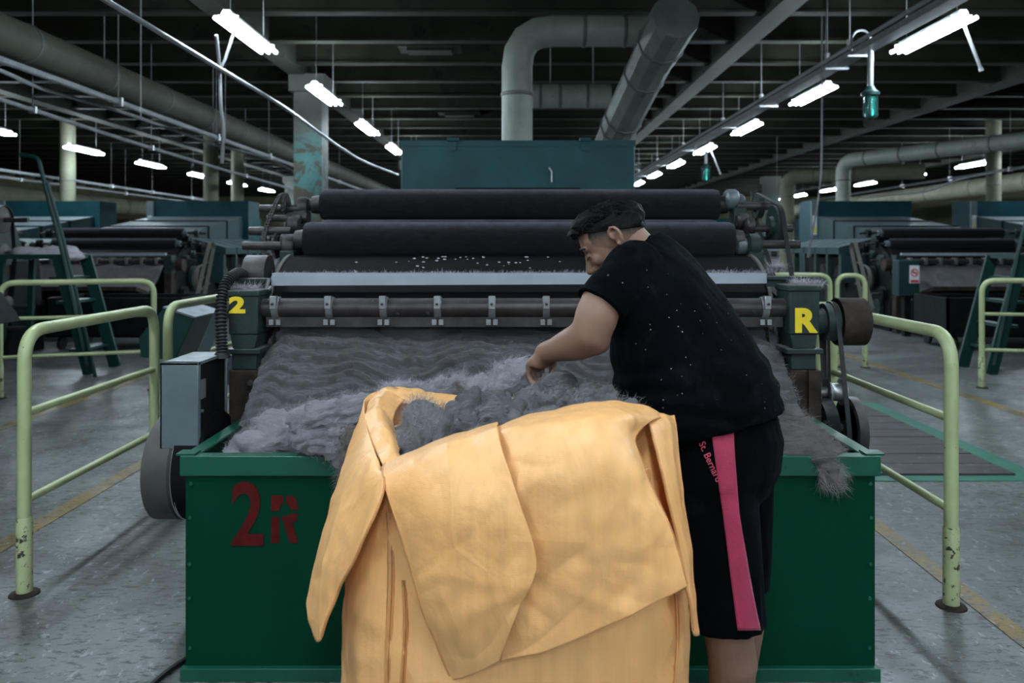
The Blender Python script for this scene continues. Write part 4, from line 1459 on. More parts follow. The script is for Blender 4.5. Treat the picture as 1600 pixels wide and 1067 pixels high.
HEAPS = [
    ('wool_heap', 'pale wool heap in the front left corner of the bin', [B(395, 698, 2.72, .08, .06, .045), B(440, 685, 2.75, .08, .08, .05), B(430, 668, 2.9, .09, .09, .05), B(490, 694, 2.72, .08, .07, .05), B(368, 703, 2.70, .045, .05, .025)],
     'wool_light', 'fibre_light', dict(amp=0.022, nf=5000, seed=5, flow=(1, 0, .2), freq=16)),
    ('wool_swath', 'combed wool swath trailing over the bin rim beside the bag', [B(475, 657, 2.66, .05, .07, .045), B(510, 650, 2.62, .08, .07, .05), B(560, 640, 2.58, .07, .07, .055), B(500, 685, 2.6, .08, .06, .045), B(545, 680, 2.55, .06, .05, .055),
     B(530, 705, 2.545, .045, .03, .05), B(478, 682, 2.64, .05, .05, .045)],
     'wool_light', 'fibre_light', dict(amp=0.026, nf=7000, seed=9, flow=(1, -.2, .35), fold=(9, 0, -36), curl=0.3, freq=13)),
    ('wool_heap', 'brownish wool tuft squeezed between bin rim and bag', [B(540, 722, 2.51, .026, .03, .06), B(548, 690, 2.52, .032, .035, .05), B(532, 745, 2.525, .014, .022, .03)],
     'wool_brown', 'fibre_brown', dict(voxel=0.006, amp=0.014, nf=2500, seed=14, flow=(.3, 0, -1), freq=22)),
    ('wool_heap', 'soft round wool lump at the left of the bag mouth', [B(655, 655, 2.12, .05, .08, .055), B(672, 668, 2.05, .055, .08, .05), B(650, 690, 2.05, .06, .09, .05)],
     'wool', 'fibre', dict(voxel=0.006, amp=0.016, nf=4000, seed=23, flow=(.3, 0, 1), freq=13)),
    ('wool_heap', 'tangled wool mass in the middle of the bag mouth', [B(712, 655, 2.08, .035, .06, .045), B(738, 640, 2.14, .035, .05, .045), B(770, 630, 2.16, .035, .05, .035), B(735, 672, 1.98, .04, .06, .04), B(772, 655, 2.03, .035, .05, .045), B(800, 640, 2.08, .03, .05, .04),
     B(805, 662, 1.98, .045, .06, .03), B(690, 680, 2.02, .04, .07, .035), B(760, 730, 2.0, .27, .23, .075)],
     'wool', 'fibre', dict(voxel=0.006, amp=0.026, nf=6000, seed=27, flow=(1, 0, .6), freq=16, fold=(-16, 0, 22))),
    ('wool_heap', 'broad wool mass along the right of the bag mouth', [B(832, 628, 2.14, .035, .05, .045), B(858, 634, 2.06, .03, .05, .04), B(880, 618, 2.14, .04, .05, .04), B(908, 630, 2.06, .035, .05, .035), B(930, 622, 2.12, .04, .05, .04), B(952, 640, 2.02, .035, .06, .03), B(850, 655, 1.97, .05, .06, .028),
     B(915, 652, 1.97, .06, .07, .028), B(975, 648, 2.0, .04, .07, .03)],
     'wool', 'fibre', dict(voxel=0.006, amp=0.026, nf=6000, seed=29, flow=(1, 0, .3), freq=16)),
    ('wool_heap', "tall pale wool lump under the worker's hand", [B(785, 598, 2.27, .05, .06, .04), B(808, 590, 2.27, .05, .06, .045), B(836, 606, 2.28, .045, .05, .03), B(862, 616, 2.28, .035, .04, .022), B(760, 608, 2.3, .05, .05, .03)],
     'wool_light', 'fibre_light', dict(voxel=0.006, amp=0.026, nf=5000, seed=31, flow=(1, 0, .4), freq=19)),
    ('wool_heap', 'ragged wool ridge along the back edge of the bag', [B(622, 608, 2.5, .05, .05, .028), B(665, 612, 2.52, .06, .05, .022), B(695, 606, 2.52, .05, .05, .028), B(718, 598, 2.52, .035, .04, .03), B(742, 604, 2.5, .05, .05, .03), B(600, 612, 2.48, .03, .04, .022)],
     'wool_light', 'fibre_light', dict(voxel=0.006, amp=0.022, nf=5000, seed=37, flow=(1, 0, .3), freq=19)),
    ('wool_heap', 'brown-grey wool heap spilling over the right end of the bin', [B(1238, 668, 2.82, .055, .07, .065), B(1225, 690, 2.72, .08, .08, .06), B(1262, 690, 2.72, .075, .08, .05), B(1288, 706, 2.66, .055, .06, .035), B(1250, 706, 2.64, .09, .05, .035), B(1283, 716, 2.585, .045, .035, .022),
     B(1297, 736, 2.556, .026, .014, .035), B(1308, 754, 2.552, .010, .010, .025)],
     'wool_brown', 'fibre_brown', dict(voxel=0.0075, amp=0.020, nf=7000, seed=43, flow=(1, 0, -.3), fold=(7, 0, -34), curl=0.35, freq=14)),
]
for nm, lab, bl, mt_, fm_, kw in HEAPS:
    wool_heap(nm, lab, bl, mt_, fm_, **kw)
# thin wisps hanging over the right bin rim
ws = thing('wool_wisp', P(1290, 770, 2.56), 'thin wispy wool strands hanging down the right front of the bin', 'wool')
pts = np.array([list(P(1278 + 40 * random.random(), 724 + 36 * random.random() ** 1.3, 2.556 - 0.012 * random.random())) for _ in range(500)])
fibres('fibres', pts, np.tile(np.array([0, -1.0, 0]), (500, 1)), np.tile(np.array([.5, 0, -1.0]), (500, 1)), 500, 0.045, 0.0006, 'fibre_brown', ws, lift=0.002, curl=0.3, seed=77)
# lint lying along the cross bar, block tops and the doffer
lb = thing('lint_layer', (0.02, 3.38, 1.26), 'pale lint fringe lying along the white cross bar', 'lint')
q0, q1 = P(425, 430, 3.38), P(1197, 427, 3.38)
pts = np.array([list(q0.lerp(q1, random.random()) + Vector((0, random.uniform(-.015, .03), random.uniform(-0.002, 0.004)))) for _ in range(3000)])
fibres('fibres', pts, np.tile(np.array([0, 0, 1.0]), (3000, 1)), np.tile(np.array([1.0, 0, .1]), (3000, 1)), 8000, 0.016, 0.0012, 'fibre_light', lb, lift=0.005, curl=0.8, seed=78)
for (pa, pb, lab, n_) in ((P(360, 452, 3.27), P(404, 452, 3.27), 'lint tuft on top of the number 2 block', 700), (P(1235, 444, 3.27), P(1281, 446, 3.27), 'lint tuft on top of the letter R block', 900),
                          (P(1200, 424, 3.4), P(1222, 424, 3.4), 'round lint ball at the right end of the cross bar', 800)):
    l_ = thing('lint_tuft', pa, lab, 'lint')
    pts = np.array([list(pa.lerp(pb, random.random()) + Vector((0, random.uniform(-.06, .06) * (0.2 if n_ == 800 else 1), random.uniform(-.004, .012 if n_ != 800 else .02)))) for _ in range(900)])
    fibres('fibres', pts, np.tile(np.array([0, 0, 1.0]), (900, 1)), np.tile(np.array([1.0, 0, 0.2]), (900, 1)), n_, 0.03, 0.0014, 'fibre_light', l_, curl=0.9, seed=80)
# fluff specks clinging to the doffer
fs_ = MB()
for _ in range(42):
    px = random.choice([random.uniform(540, 905), random.uniform(620, 880)])
    py = random.uniform(402, 422)
    # place on the doffer surface
    z = 0.93 + 0.42 * math.sin(math.radians(random.uniform(52, 80)))
    th = math.asin((z - 0.93) / 0.422)
    y = 3.86 - 0.424 * math.cos(th)
    x = (px - CX) * y / F
    s = random.uniform(0.002, 0.006)
    ellipsoid(fs_, (x, y, z + 0.002), [(s * 1.4, 0, 0), (0, s * .8, 0), (0, 0, s * .7)], 6, 4)
fs_.build('fluff_specks', 'fibre_light', cm, kind='stuff')

# ================================================================== YELLOW BAG
bag = thing('bulk_bag', (0.0, 2.02, 0), 'open orange-yellow woven bulk bag full of wool with folded-down flaps', 'bag')
bcx, bcy = -0.005, 2.03


def ring(z, hx, hy, k=3.2, n=160):
    t = np.linspace(0, 2 * PI, n, endpoint=False)
    c, s = np.cos(t), np.sin(t)
    x = np.sign(c) * np.abs(c) ** (2 / k) * hx
    y = np.sign(s) * np.abs(s) ** (2 / k) * hy
    return np.stack([bcx + x, bcy + y, np.full(n, z)], 1)


prof = [(0.0, .365, .35), (0.02, .385, .37), (.15, .395, .385), (.35, .405, .395), (.5, .408, .395), (.62, .405, .39), (.72, .395, .375), (.80, .38, .355), (.86, .36, .33), (.90, .35, .315)]
pa = catmull([(a, b, c) for a, b, c in prof], 70)
rings_ = np.array([ring(z, hx, hy) for z, hx, hy in pa])
nr_ = rings_ - np.array([bcx, bcy, 0])
nr_[..., 2] = 0
nr_ /= np.linalg.norm(nr_, axis=2, keepdims=True)
flat = rings_.reshape(-1, 3)
wr = fbm(flat * np.array([7, 7, 3.0]), 4, 5) * 0.012 + (np.abs(fbm(flat * np.array([9, 9, 14.0]) + 5, 2, 9)) - .25) * -0.012
rings_ = rings_ + nr_ * (wr.reshape(rings_.shape[:2])[..., None]) * np.clip(rings_[..., 2:3] * 6, 0, 1)
# mouth height varies round the bag: low at front left, high at back and right
mb = MB()
R_, C_ = rings_.shape[:2]
mb.add(rings_.reshape(-1, 3).tolist(), [(i * C_ + j, i * C_ + (j + 1) % C_, (i + 1) * C_ + (j + 1) % C_, (i + 1) * C_ + j) for i in range(R_ - 1) for j in range(C_)] + [tuple(range(C_))[::-1]])
mb.build('body', 'bag_cloth', bag, sharp=60, solid=0.003)


def cloth(name, ctrl, nr__, nc__, amp=0.006, seed=0, freq=9, creases=0.006, mat='bag_cloth', solid=0.0035):
    g = patch(ctrl, nr__, nc__)
    nn = grid_normals(g)
    q = g.reshape(-1, 3)
    d = fbm(q * freq, 4, seed) * amp + (np.abs(fbm(q * np.array([6, 6, 11.0]) + seed, 2, seed + 3)) - 0.2) * -creases
    d += (np.abs(fbm((q @ np.array([[.7, 0, .7], [0, 1, 0], [-.7, 0, .7]])) * np.array([16, 8, 5.0]) + seed, 2, seed + 5)) - 0.2) * -creases
    rg = np.random.default_rng(seed + 900)
    for _ in range(10):
        dirn = rg.normal(0, 1, 3) * np.array([1, .3, .8])
        dirn /= np.linalg.norm(dirn)
        s0 = (q @ dirn)
        c0_ = rg.uniform(s0.min(), s0.max())
        mod = np.clip(fbm(q * 5 + rg.uniform(0, 50, 3), 2, seed + 60) * 2.2, 0, 1)
        d += np.clip(0.025 - np.abs(s0 - c0_), 0, None) * 0.13 * mod * rg.choice([-1, 1])
    g = g + nn * d.reshape(g.shape[:2])[..., None]
    return MB().grid(g).build(name, mat, bag, sharp=60, solid=solid), g


# front flap, turned outwards and hanging over the body (rows go down, columns go right):
# the right panel lies underneath, the left panel overlaps its edge
rp = [
    [P(770, 668, 1.86), P(830, 648, 1.85), P(890, 636, 1.84), P(945, 627, 1.84), P(1000, 634, 1.87), P(1046, 650, 1.93)],
    [P(770, 676, 1.71), P(830, 660, 1.68), P(890, 650, 1.67), P(945, 644, 1.68), P(985, 650, 1.71), P(1012, 660, 1.78)],
    [P(775, 700, 1.66), P(835, 684, 1.63), P(893, 672, 1.62), P(940, 668, 1.63), P(972, 675, 1.66), P(990, 684, 1.71)],
    [P(790, 760, 1.605), P(845, 742, 1.585), P(900, 730, 1.58), P(945, 722, 1.585), P(980, 724, 1.605), P(1003, 732, 1.64)],
    [P(800, 850, 1.60), P(855, 828, 1.578), P(910, 810, 1.57), P(960, 800, 1.575), P(1005, 795, 1.59), P(1036, 800, 1.62)],
    [P(800, 930, 1.605), P(858, 912, 1.585), P(915, 890, 1.575), P(970, 872, 1.575), P(1020, 858, 1.59), P(1056, 856, 1.615)],
    [P(790, 985, 1.61), P(850, 972, 1.59), P(915, 945, 1.58), P(975, 920, 1.58), P(1030, 898, 1.59), P(1066, 888, 1.61)],
    [P(782, 1032, 1.612), P(845, 1018, 1.595), P(915, 991, 1.585), P(985, 960, 1.58), P(1038, 934, 1.59), P(1074, 914, 1.61)],
]
rpo, gf2 = cloth('front_flap_right', rp, 130, 130, 0.006, 3, 6, 0.007)
lp = [
    [P(606, 722, 1.87), P(650, 702, 1.87), P(700, 684, 1.86), P(745, 669, 1.86), P(778, 660, 1.855)],
    [P(600, 736, 1.76), P(645, 718, 1.72), P(695, 698, 1.70), P(742, 682, 1.69), P(778, 672, 1.685)],
    [P(606, 765, 1.69), P(652, 748, 1.65), P(703, 730, 1.63), P(752, 716, 1.62), P(786, 708, 1.61)],
    [P(622, 820, 1.65), P(668, 808, 1.60), P(716, 796, 1.575), P(765, 784, 1.565), P(808, 775, 1.565)],
    [P(646, 890, 1.635), P(688, 886, 1.59), P(734, 882, 1.565), P(784, 880, 1.555), P(838, 880, 1.552)],
    [P(670, 965, 1.63), P(702, 968, 1.595), P(735, 970, 1.575), P(770, 962, 1.567), P(810, 950, 1.562)],
    [P(690, 1020, 1.635), P(714, 1024, 1.61), P(740, 1022, 1.59), P(762, 1012, 1.582), P(792, 996, 1.576)],
    [P(704, 1064, 1.64), P(722, 1058, 1.62), P(742, 1050, 1.605), P(760, 1042, 1.597), P(779, 1032, 1.588)],
]
lpo, gf = cloth('front_flap_left', lp, 130, 100, 0.005, 5, 6, 0.007)
# rolled edges and stitched hems in seam colour
for seq, r_, nm, pr in ((gf[8:, 0], 0.0035, 'flap_seam', lpo), (gf[-1, :], 0.0018, 'flap_hem', lpo), (gf2[-1, :], 0.0018, 'flap_hem', rpo), (gf2[24:, -1], 0.003, 'flap_seam', rpo), (gf2[20:, -8], 0.0018, 'flap_seam', rpo), (gf2[18, 5:-4], 0.0014, 'flap_hem', rpo)):
    MB().tube(seq[::2], r_, 6).build(nm, 'bag_seam', pr)
# left flap hanging outside the bag
left = [
    [P(598, 738, 1.76), P(584, 700, 1.90), P(572, 660, 2.08), P(572, 622, 2.28), P(600, 607, 2.40)],
    [P(600, 752, 1.70), P(580, 738, 1.78), P(560, 716, 1.90), P(550, 692, 2.04), P(556, 668, 2.14)],
    [P(590, 795, 1.66), P(566, 790, 1.72), P(540, 778, 1.82), P(527, 765, 1.92), P(529, 745, 2.0)],
    [P(562, 858, 1.66), P(540, 856, 1.71), P(516, 848, 1.78), P(505, 838, 1.86), P(506, 822, 1.92)],
    [P(536, 905, 1.69), P(518, 906, 1.73), P(500, 902, 1.78), P(490, 895, 1.84), P(491, 882, 1.88)],
    [P(522, 935, 1.71), P(508, 940, 1.74), P(494, 935, 1.78), P(482, 930, 1.83), P(484, 915, 1.87)],
    [P(502, 1000, 1.73), P(496, 1002, 1.75), P(488, 985, 1.78), P(480, 950, 1.82), P(479, 940, 1.85)],
]
lf, gl = cloth('left_flap', left, 80, 50, 0.005, 31, 9, 0.006)
MB().tube(gl[8:, 0][::2], 0.003, 6).build('flap_seam', 'bag_seam', lf)
inner_left = [
    [P(585, 612, 2.36), P(605, 606, 2.38), P(640, 612, 2.40)],
    [P(570, 655, 2.12), P(592, 640, 2.14), P(615, 650, 2.16)],
    [P(582, 695, 1.96), P(608, 680, 1.99), P(622, 695, 2.0)],
    [P(600, 730, 1.80), P(614, 720, 1.84), P(626, 716, 1.86)],
    [P(604, 742, 1.78), P(618, 740, 1.82), P(630, 738, 1.84)],
]
cloth('mouth_fold', inner_left, 50, 24, 0.008, 37, 14, 0.010)
# back wall of the mouth standing above the wool, with a rolled edge
back = [
    [P(585, 618, 2.36), P(620, 606, 2.40), P(660, 612, 2.42), P(720, 618, 2.43), P(780, 620, 2.43), P(850, 624, 2.43), P(940, 630, 2.42), P(1020, 640, 2.36)],
    [P(590, 630, 2.34), P(625, 622, 2.375), P(665, 628, 2.39), P(720, 630, 2.40), P(780, 632, 2.40), P(850, 636, 2.40), P(940, 642, 2.39), P(1020, 652, 2.34)],
    [P(600, 690, 2.34), P(630, 690, 2.36), P(670, 690, 2.37), P(720, 690, 2.38), P(780, 690, 2.38), P(850, 690, 2.38), P(940, 700, 2.37), P(1020, 710, 2.32)],
]
cloth('back_edge', back, 30, 90, 0.008, 41, 12, 0.010)
roll = [
    [P(600, 607, 2.36), P(640, 606, 2.37), P(690, 617, 2.385), P(740, 620, 2.39), P(765, 621, 2.39)],
    [P(608, 615, 2.33), P(645, 614, 2.34), P(690, 626, 2.36), P(740, 625, 2.37), P(765, 624, 2.37)],
    [P(625, 628, 2.32), P(655, 634, 2.33), P(695, 645, 2.35), P(735, 632, 2.36), P(765, 627, 2.37)],
]
cloth('turned_edge', roll, 24, 50, 0.008, 43, 14, 0.010)
# right flap
right = [
    [P(1004, 648, 1.86), P(1022, 648, 1.88), P(1038, 649, 1.91), P(1052, 650, 1.95)],
    [P(1016, 668, 1.80), P(1030, 668, 1.82), P(1044, 668, 1.86), P(1056, 670, 1.91)],
    [P(1028, 715, 1.755), P(1040, 712, 1.775), P(1051, 712, 1.81), P(1060, 715, 1.86)],
    [P(1042, 775, 1.725), P(1052, 772, 1.745), P(1061, 770, 1.775), P(1067, 772, 1.82)],
    [P(1060, 850, 1.70), P(1067, 850, 1.72), P(1072, 850, 1.745), P(1077, 852, 1.785)],
    [P(1074, 925, 1.69), P(1079, 926, 1.705), P(1082, 928, 1.73), P(1085, 930, 1.76)],
    [P(1084, 990, 1.69), P(1086, 993, 1.705), P(1088, 994, 1.72), P(1091, 992, 1.74)],
]
lining = [
    [P(975, 652, 1.84), P(1010, 650, 1.88), P(1050, 652, 1.94)],
    [P(985, 700, 1.80), P(1020, 700, 1.84), P(1055, 700, 1.90)],
    [P(1000, 760, 1.76), P(1032, 760, 1.80), P(1062, 760, 1.86)],
    [P(1030, 850, 1.72), P(1052, 850, 1.76), P(1070, 850, 1.81)],
    [P(1052, 920, 1.69), P(1066, 920, 1.72), P(1078, 920, 1.76)],
]
cloth('inner_lining', lining, 60, 24, 0.005, 53, 10, 0.008)
rf, gr = cloth('right_flap', right, 80, 30, 0.004, 47, 9, 0.004)
MB().tube(gr[:, -1][::2], 0.003, 6).build('flap_seam', 'bag_seam', rf)
MB().tube(gr[:, 0][::2], 0.003, 6).build('flap_seam', 'bag_seam', rf)


# seams standing on the body: doubled ribs with a stitched line
def body_seam(px, y0, y1, wpx, name='body_seam'):
    dg = bpy.context.evaluated_depsgraph_get()
    pts_ = []
    for s in np.linspace(0, 1, 40):
        py = y0 + (y1 - y0) * s
        best = None
        # march onto the bag body: nearest ring point in this direction
        zt = None
        for Y in np.linspace(1.55, 2.1, 140):
            p = P(px + 3 * math.sin(s * 7), py, Y)
            i = int(np.argmin(np.abs(pa[:, 0] - p.z)))
            hx, hy = pa[i, 1], pa[i, 2]
            if (abs((p.x - bcx) / hx) ** 3.2 + abs((p.y - bcy) / hy) ** 3.2) <= 1.0:
                best = p
                break
        if best is None:
            continue
        pts_.append(best)
    if len(pts_) < 5:
        return
    w_ = wpx * 1.65 / F / 2
    L_ = [[p + Vector((-w_, 0.004, 0)), p + Vector((-w_ * .6, -0.006, 0)), p + Vector((0, -0.004, 0)), p + Vector((w_ * .6, -0.007, 0)), p + Vector((w_, 0.004, 0))] for p in pts_]
    g = np.array([[list(q) for q in r] for r in L_])
    sm = MB().grid(g).build(name, 'bag_seam', bag, sharp=60)
    MB().tube([p + Vector((w_ * 0.15, -0.006, 0)) for p in pts_], 0.0012, 5).build('stitching', 'bag_stitch', sm)


body_seam(609, 800, 1200, 15)
body_seam(631, 905, 1200, 10)
body_seam(1052, 925, 1200, 14)

# ================================================================== WORKER
Fd = Vector((-0.85, 0.53, 0)).normalized()        # where he faces
Ld = Vector((-Fd.y, Fd.x, 0))                     # his left, towards the camera
Zu = Vector((0, 0, 1))
hip = P(1126, 668, 2.17)
nk = P(996, 386, 2.29)
man = thing('person', (hip.x, hip.y, 0), 'worker in black t-shirt and black shorts with pink stripe bending over the bag', 'person')

SK = 0.0036
body = MB()
# legs
kneeL, ankL = Vector((0.532, 2.045, 0.46)), Vector((0.548, 2.085, 0.085))
kneeR, ankR = Vector((0.60, 2.24, 0.46)), Vector((0.64, 2.28, 0.085))
for s, kn, an in ((1, kneeL, ankL), (-1, kneeR, ankR)):
    hp_ = hip + Ld * (0.09 * s) + Vector((0, 0, -0.04))
    calf = kn.lerp(an, 0.35) - Fd * 0.018
    limb(body, [hp_, hp_.lerp(kn, 0.5), kn, calf, kn.lerp(an, 0.75), an], [0.092, 0.083, 0.062, 0.062, 0.045, 0.039], 22)
    limb(body, [an + Vector((0, 0, -0.03)) - Fd * 0.03, an + Fd * 0.08 + Vector((0, 0, -0.045)), an + Fd * 0.16 + Vector((0, 0, -0.055))], [0.04, 0.036, 0.026], 16)
# trunk (under the shirt)
TORSO = [(1112, 668, 2.17, .170, .150), (1082, 600, 2.19, .180, .160), (1062, 540, 2.22, .185, .145), (1040, 480, 2.25, .185, .12), (1015, 430, 2.275, .18, .10), (1004, 402, 2.285, .13, .075), (998, 388, 2.29, .07, .06)]
loft(body, [(P(px, py, Y), Ld * a, Fd * b) for px, py, Y, a, b in TORSO])
# left arm
sh = P(986, 421, 2.16)
up = P(941, 470, 2.09)
el = P(921, 524, 2.07)
fa = P(884, 541, 2.13)
wr_ = P(852, 551, 2.20)
limb(body, [sh, P(962, 447, 2.11), up, P(930, 500, 2.075), el, P(903, 535, 2.10), fa, P(866, 547, 2.17), wr_], [0.050, 0.050, 0.056, 0.058, 0.053, 0.050, 0.042, 0.033, 0.029], 24)
ellipsoid(body, P(927, 530, 2.075), [(0.048, 0, -0.01), (0, 0.044, 0), (0.006, 0, 0.044)], 14, 10)
# hand
kn_c = P(837, 566, 2.225)
dirh = (kn_c - wr_).normalized()
lat = (Ld - dirh * Ld.dot(dirh)).normalized()
pal = lat.cross(dirh).normalized()
if pal.dot(Vector((1, 0, -0.3))) < 0:
    pal = -pal                                     # towards the body: the palm side
pc = wr_.lerp(kn_c, 0.52)
loft(body, [(wr_ - dirh * .01, lat * .027, pal * .021), (wr_.lerp(kn_c, .3) + pal * .004, lat * .034, pal * .024), (wr_.lerp(kn_c, .65) + pal * .008, lat * .041, pal * .026), (kn_c, lat * .041, pal * .016), (kn_c + dirh * .008, lat * .034, pal * .010)], 20)
down = Vector((0.1, 0.0, -1)).normalized()
for i, (o_, Lf, rf_) in enumerate(((0.031, 0.028, .0078), (0.0105, 0.034, .0085), (-0.0105, 0.036, .0088), (-0.031, 0.033, .0085))):
    b0 = kn_c + lat * o_ - pal * 0.002
    b1 = b0 + (down * 0.75 + dirh * 0.35 + pal * 0.25) * Lf
    b2 = b1 + (down * 0.35 + pal * 0.9) * Lf * 0.8
    b3 = b2 + (pal * 0.55 + Vector((0, 0, 0.75))) * Lf * 0.6
    limb(body, [b0 - dirh * .02, b0, b1, b2, b3], [rf_ * 1.05, rf_ * 1.12, rf_, rf_ * .93, rf_ * .8], 12)
th0 = wr_.lerp(kn_c, .35) - lat * 0.034 + pal * .006
limb(body, [th0, th0 + (dirh * .6 - lat * .5 + pal * .5) * 0.03, th0 + (dirh * .9 - lat * .2 + pal * .9) * 0.045, th0 + (dirh * 1.0 + pal * 1.3 + lat * .1) * 0.058], [.014, .012, .0105, .009], 12)
# right arm, hidden behind the trunk
sR = nk - Ld * 0.175 + Vector((0, 0, -0.05)) + Fd * 0.01
eR = sR + Fd * 0.10 + Vector((0, 0, -0.26)) - Ld * 0.03
wR = eR + Fd * 0.01 + Vector((0.03, 0.0, -0.14)) - Ld * 0.02
limb(body, [sR, sR.lerp(eR, .5), eR, eR.lerp(wR, .5), wR], [.066, .06, .05, .043, .03], 20)
limb(body, [wR, wR + Vector((-.02, 0, -.05))], [.028, .034], 14)
for o_ in (-.027, -.009, .009, .027):
    q0 = wR + Vector((-.03, 0, -.08)) + Ld * o_
    limb(body, [q0 + Vector((0, 0, .03)), q0, q0 + Vector((.004, 0, -.03)), q0 + Vector((.02, 0, -.045))], [.0095, .009, .0085, .0075], 10)
limb(body, [wR + Vector((-.02, 0, -.03)) + Ld * .03, wR + Vector((-.05, 0, -.06)) + Ld * .05, wR + Vector((-.05, 0, -.09)) + Ld * .045], [.012, .011, .009], 10)
# neck and head
O_ = P(962, 374, 2.28)
pit_ = math.radians(34)
Fh = Vector((-0.965, 0.26, 0)).normalized()
Lh = Vector((-Fh.y, Fh.x, 0))
f_ = Fh * math.cos(pit_) - Zu * math.sin(pit_)
u_ = Fh * math.sin(pit_) + Zu * math.cos(pit_)


def hd_(f, l, u):
    return O_ + f_ * f + Lh * l + u_ * u


limb(body, [hd_(-.028, 0, -.02), hd_(-.035, 0, -.06), nk + Vector((0, 0, -0.02))], [.056, .057, .066], 24)
ellipsoid(body, hd_(-.002, 0, .018), [f_ * .094, Lh * .075, u_ * .076], 28, 18)
loft(body, [(hd_(.022, 0, .075), Lh * .045, f_ * .045), (hd_(.030, 0, .058), Lh * .060, f_ * .060), (hd_(.033, 0, .03), Lh * .066, f_ * .064), (hd_(.032, 0, .0), Lh * .067, f_ * .060), (hd_(.034, 0, -.03), Lh * .064, f_ * .058),
            (hd_(.036, 0, -.06), Lh * .057, f_ * .056), (hd_(.042, 0, -.088), Lh * .046, f_ * .047), (hd_(.052, 0, -.110), Lh * .031, f_ * .032), (hd_(.058, 0, -.120), Lh * .016, f_ * .016)], 28)
for s in (-1, 1):
    ellipsoid(body, hd_(.083, s * .030, .020), [f_ * .010, Lh * .026, u_ * .008], 14, 8)      # brow
    ellipsoid(body, hd_(.062, s * .043, -.022), [f_ * .024, Lh * .02, u_ * .022], 14, 8)     # cheek
    ellipsoid(body, hd_(.082, s * .031, -.001), [f_ * .0115, Lh * .015, u_ * .0095], 12, 8)      # lowered lid
    ellipsoid(body, hd_(.101, s * .0115, -.040), [f_ * .011, Lh * .008, u_ * .008], 12, 8)      # nostril wing
    # ear: rim, lobe, canal fold
    e0 = hd_(-.012, s * .070, -.002)
    rim = [e0 + f_ * (a * .0165 - .004) + u_ * (b * .0265 + .002) + Lh * (s * (.010 + .006 * (1 - a))) for a, b in
           ((.75, -.05), (.9, .4), (.65, .85), (.1, 1.05), (-.5, .9), (-.85, .4), (-.8, -.15), (-.5, -.65), (-.05, -.98), (.4, -.8))]
    limb(body, rim, [.0045, .005, .005, .0052, .0055, .0055, .0052, .006, .007, .0055], 10)
    ellipsoid(body, e0 - f_ * .004 + Lh * (s * .003), [f_ * .014, Lh * .008, u_ * .024], 12, 10)
    limb(body, [e0 + f_ * .004 + u_ * .010 + Lh * (s * .010), e0 - f_ * .008 + u_ * .012 + Lh * (s * .013), e0 - f_ * .008 - u_ * .008 + Lh * (s * .012)], [.0035, .004, .0035], 8)
limb(body, [hd_(.088, 0, .016), hd_(.100, 0, -.012), hd_(.112, 0, -.034)], [.009, .0095, .0125], 14)
ellipsoid(body, hd_(.088, 0, -.071), [f_ * .014, Lh * .024, u_ * .008], 12, 8)
ellipsoid(body, hd_(.085, 0, -.083), [f_ * .014, Lh * .021, u_ * .008], 12, 8)
ellipsoid(body, hd_(.078, 0, -.108), [f_ * .016, Lh * .02, u_ * .014], 12, 8)
v, nn, f = remesh(body, SK, 5)
# relax the arm so that upper arm, elbow and forearm flow into one another
qf = np.array([t_ if len(t_) == 4 else t_ + (t_[-1],) for t_ in f])
ed_ = np.concatenate([qf[:, [0, 1]], qf[:, [1, 2]], qf[:, [2, 3]], qf[:, [3, 0]]])
dist_ = np.minimum(np.linalg.norm(v - np.array(el), axis=1) / 0.12, np.linalg.norm(v - np.array(up), axis=1) / 0.09)
dist_ = np.minimum(dist_, np.linalg.norm(v - np.array(fa), axis=1) / 0.055)
wgt = np.clip(1.4 - dist_, 0, 1)[:, None]
keep = wgt[ed_[:, 0], 0] + wgt[ed_[:, 1], 0] > 0
ed_ = ed_[keep]
cnt_ = np.bincount(ed_.ravel(), minlength=len(v)).astype(float)[:, None]
for _ in range(60):
    acc_ = np.zeros_like(v)
    for ax_ in range(3):
        acc_[:, ax_] = np.bincount(ed_[:, 0], v[ed_[:, 1], ax_], len(v)) + np.bincount(ed_[:, 1], v[ed_[:, 0], ax_], len(v))
    avg_ = np.where(cnt_ > 0, acc_ / np.maximum(cnt_, 1), v)
    v = v + (avg_ - v) * wgt * 0.6
bo = MB().add(v.tolist(), f).build('body', 'skin', man, sharp=180, recalc=False)
# lips, lashes, brows
m = MB()
limb(m, [hd_(.094, -.02, -.0765), hd_(.1005, 0, -.0755), hd_(.094, .02, -.0765)], [.0025, .0045, .0025], 8)
m.build('lips', 'lips', man)
for s in (-1, 1):
    m = MB()
    limb(m, [hd_(.099, s * .010, .024), hd_(.095, s * .032, .028), hd_(.081, s * .054, .022)], [.0035, .0045, .0025], 8)
    m.build('eyebrow', 'hair', man)
    m = MB()
    limb(m, [hd_(.0945, s * .018, -.007), hd_(.0955, s * .031, -.0075), hd_(.090, s * .042, -.005), hd_(.082, s * .050, -.002)], [.0012, .0018, .0016, .001], 6)
    m.build('eyelash', 'hair', man)


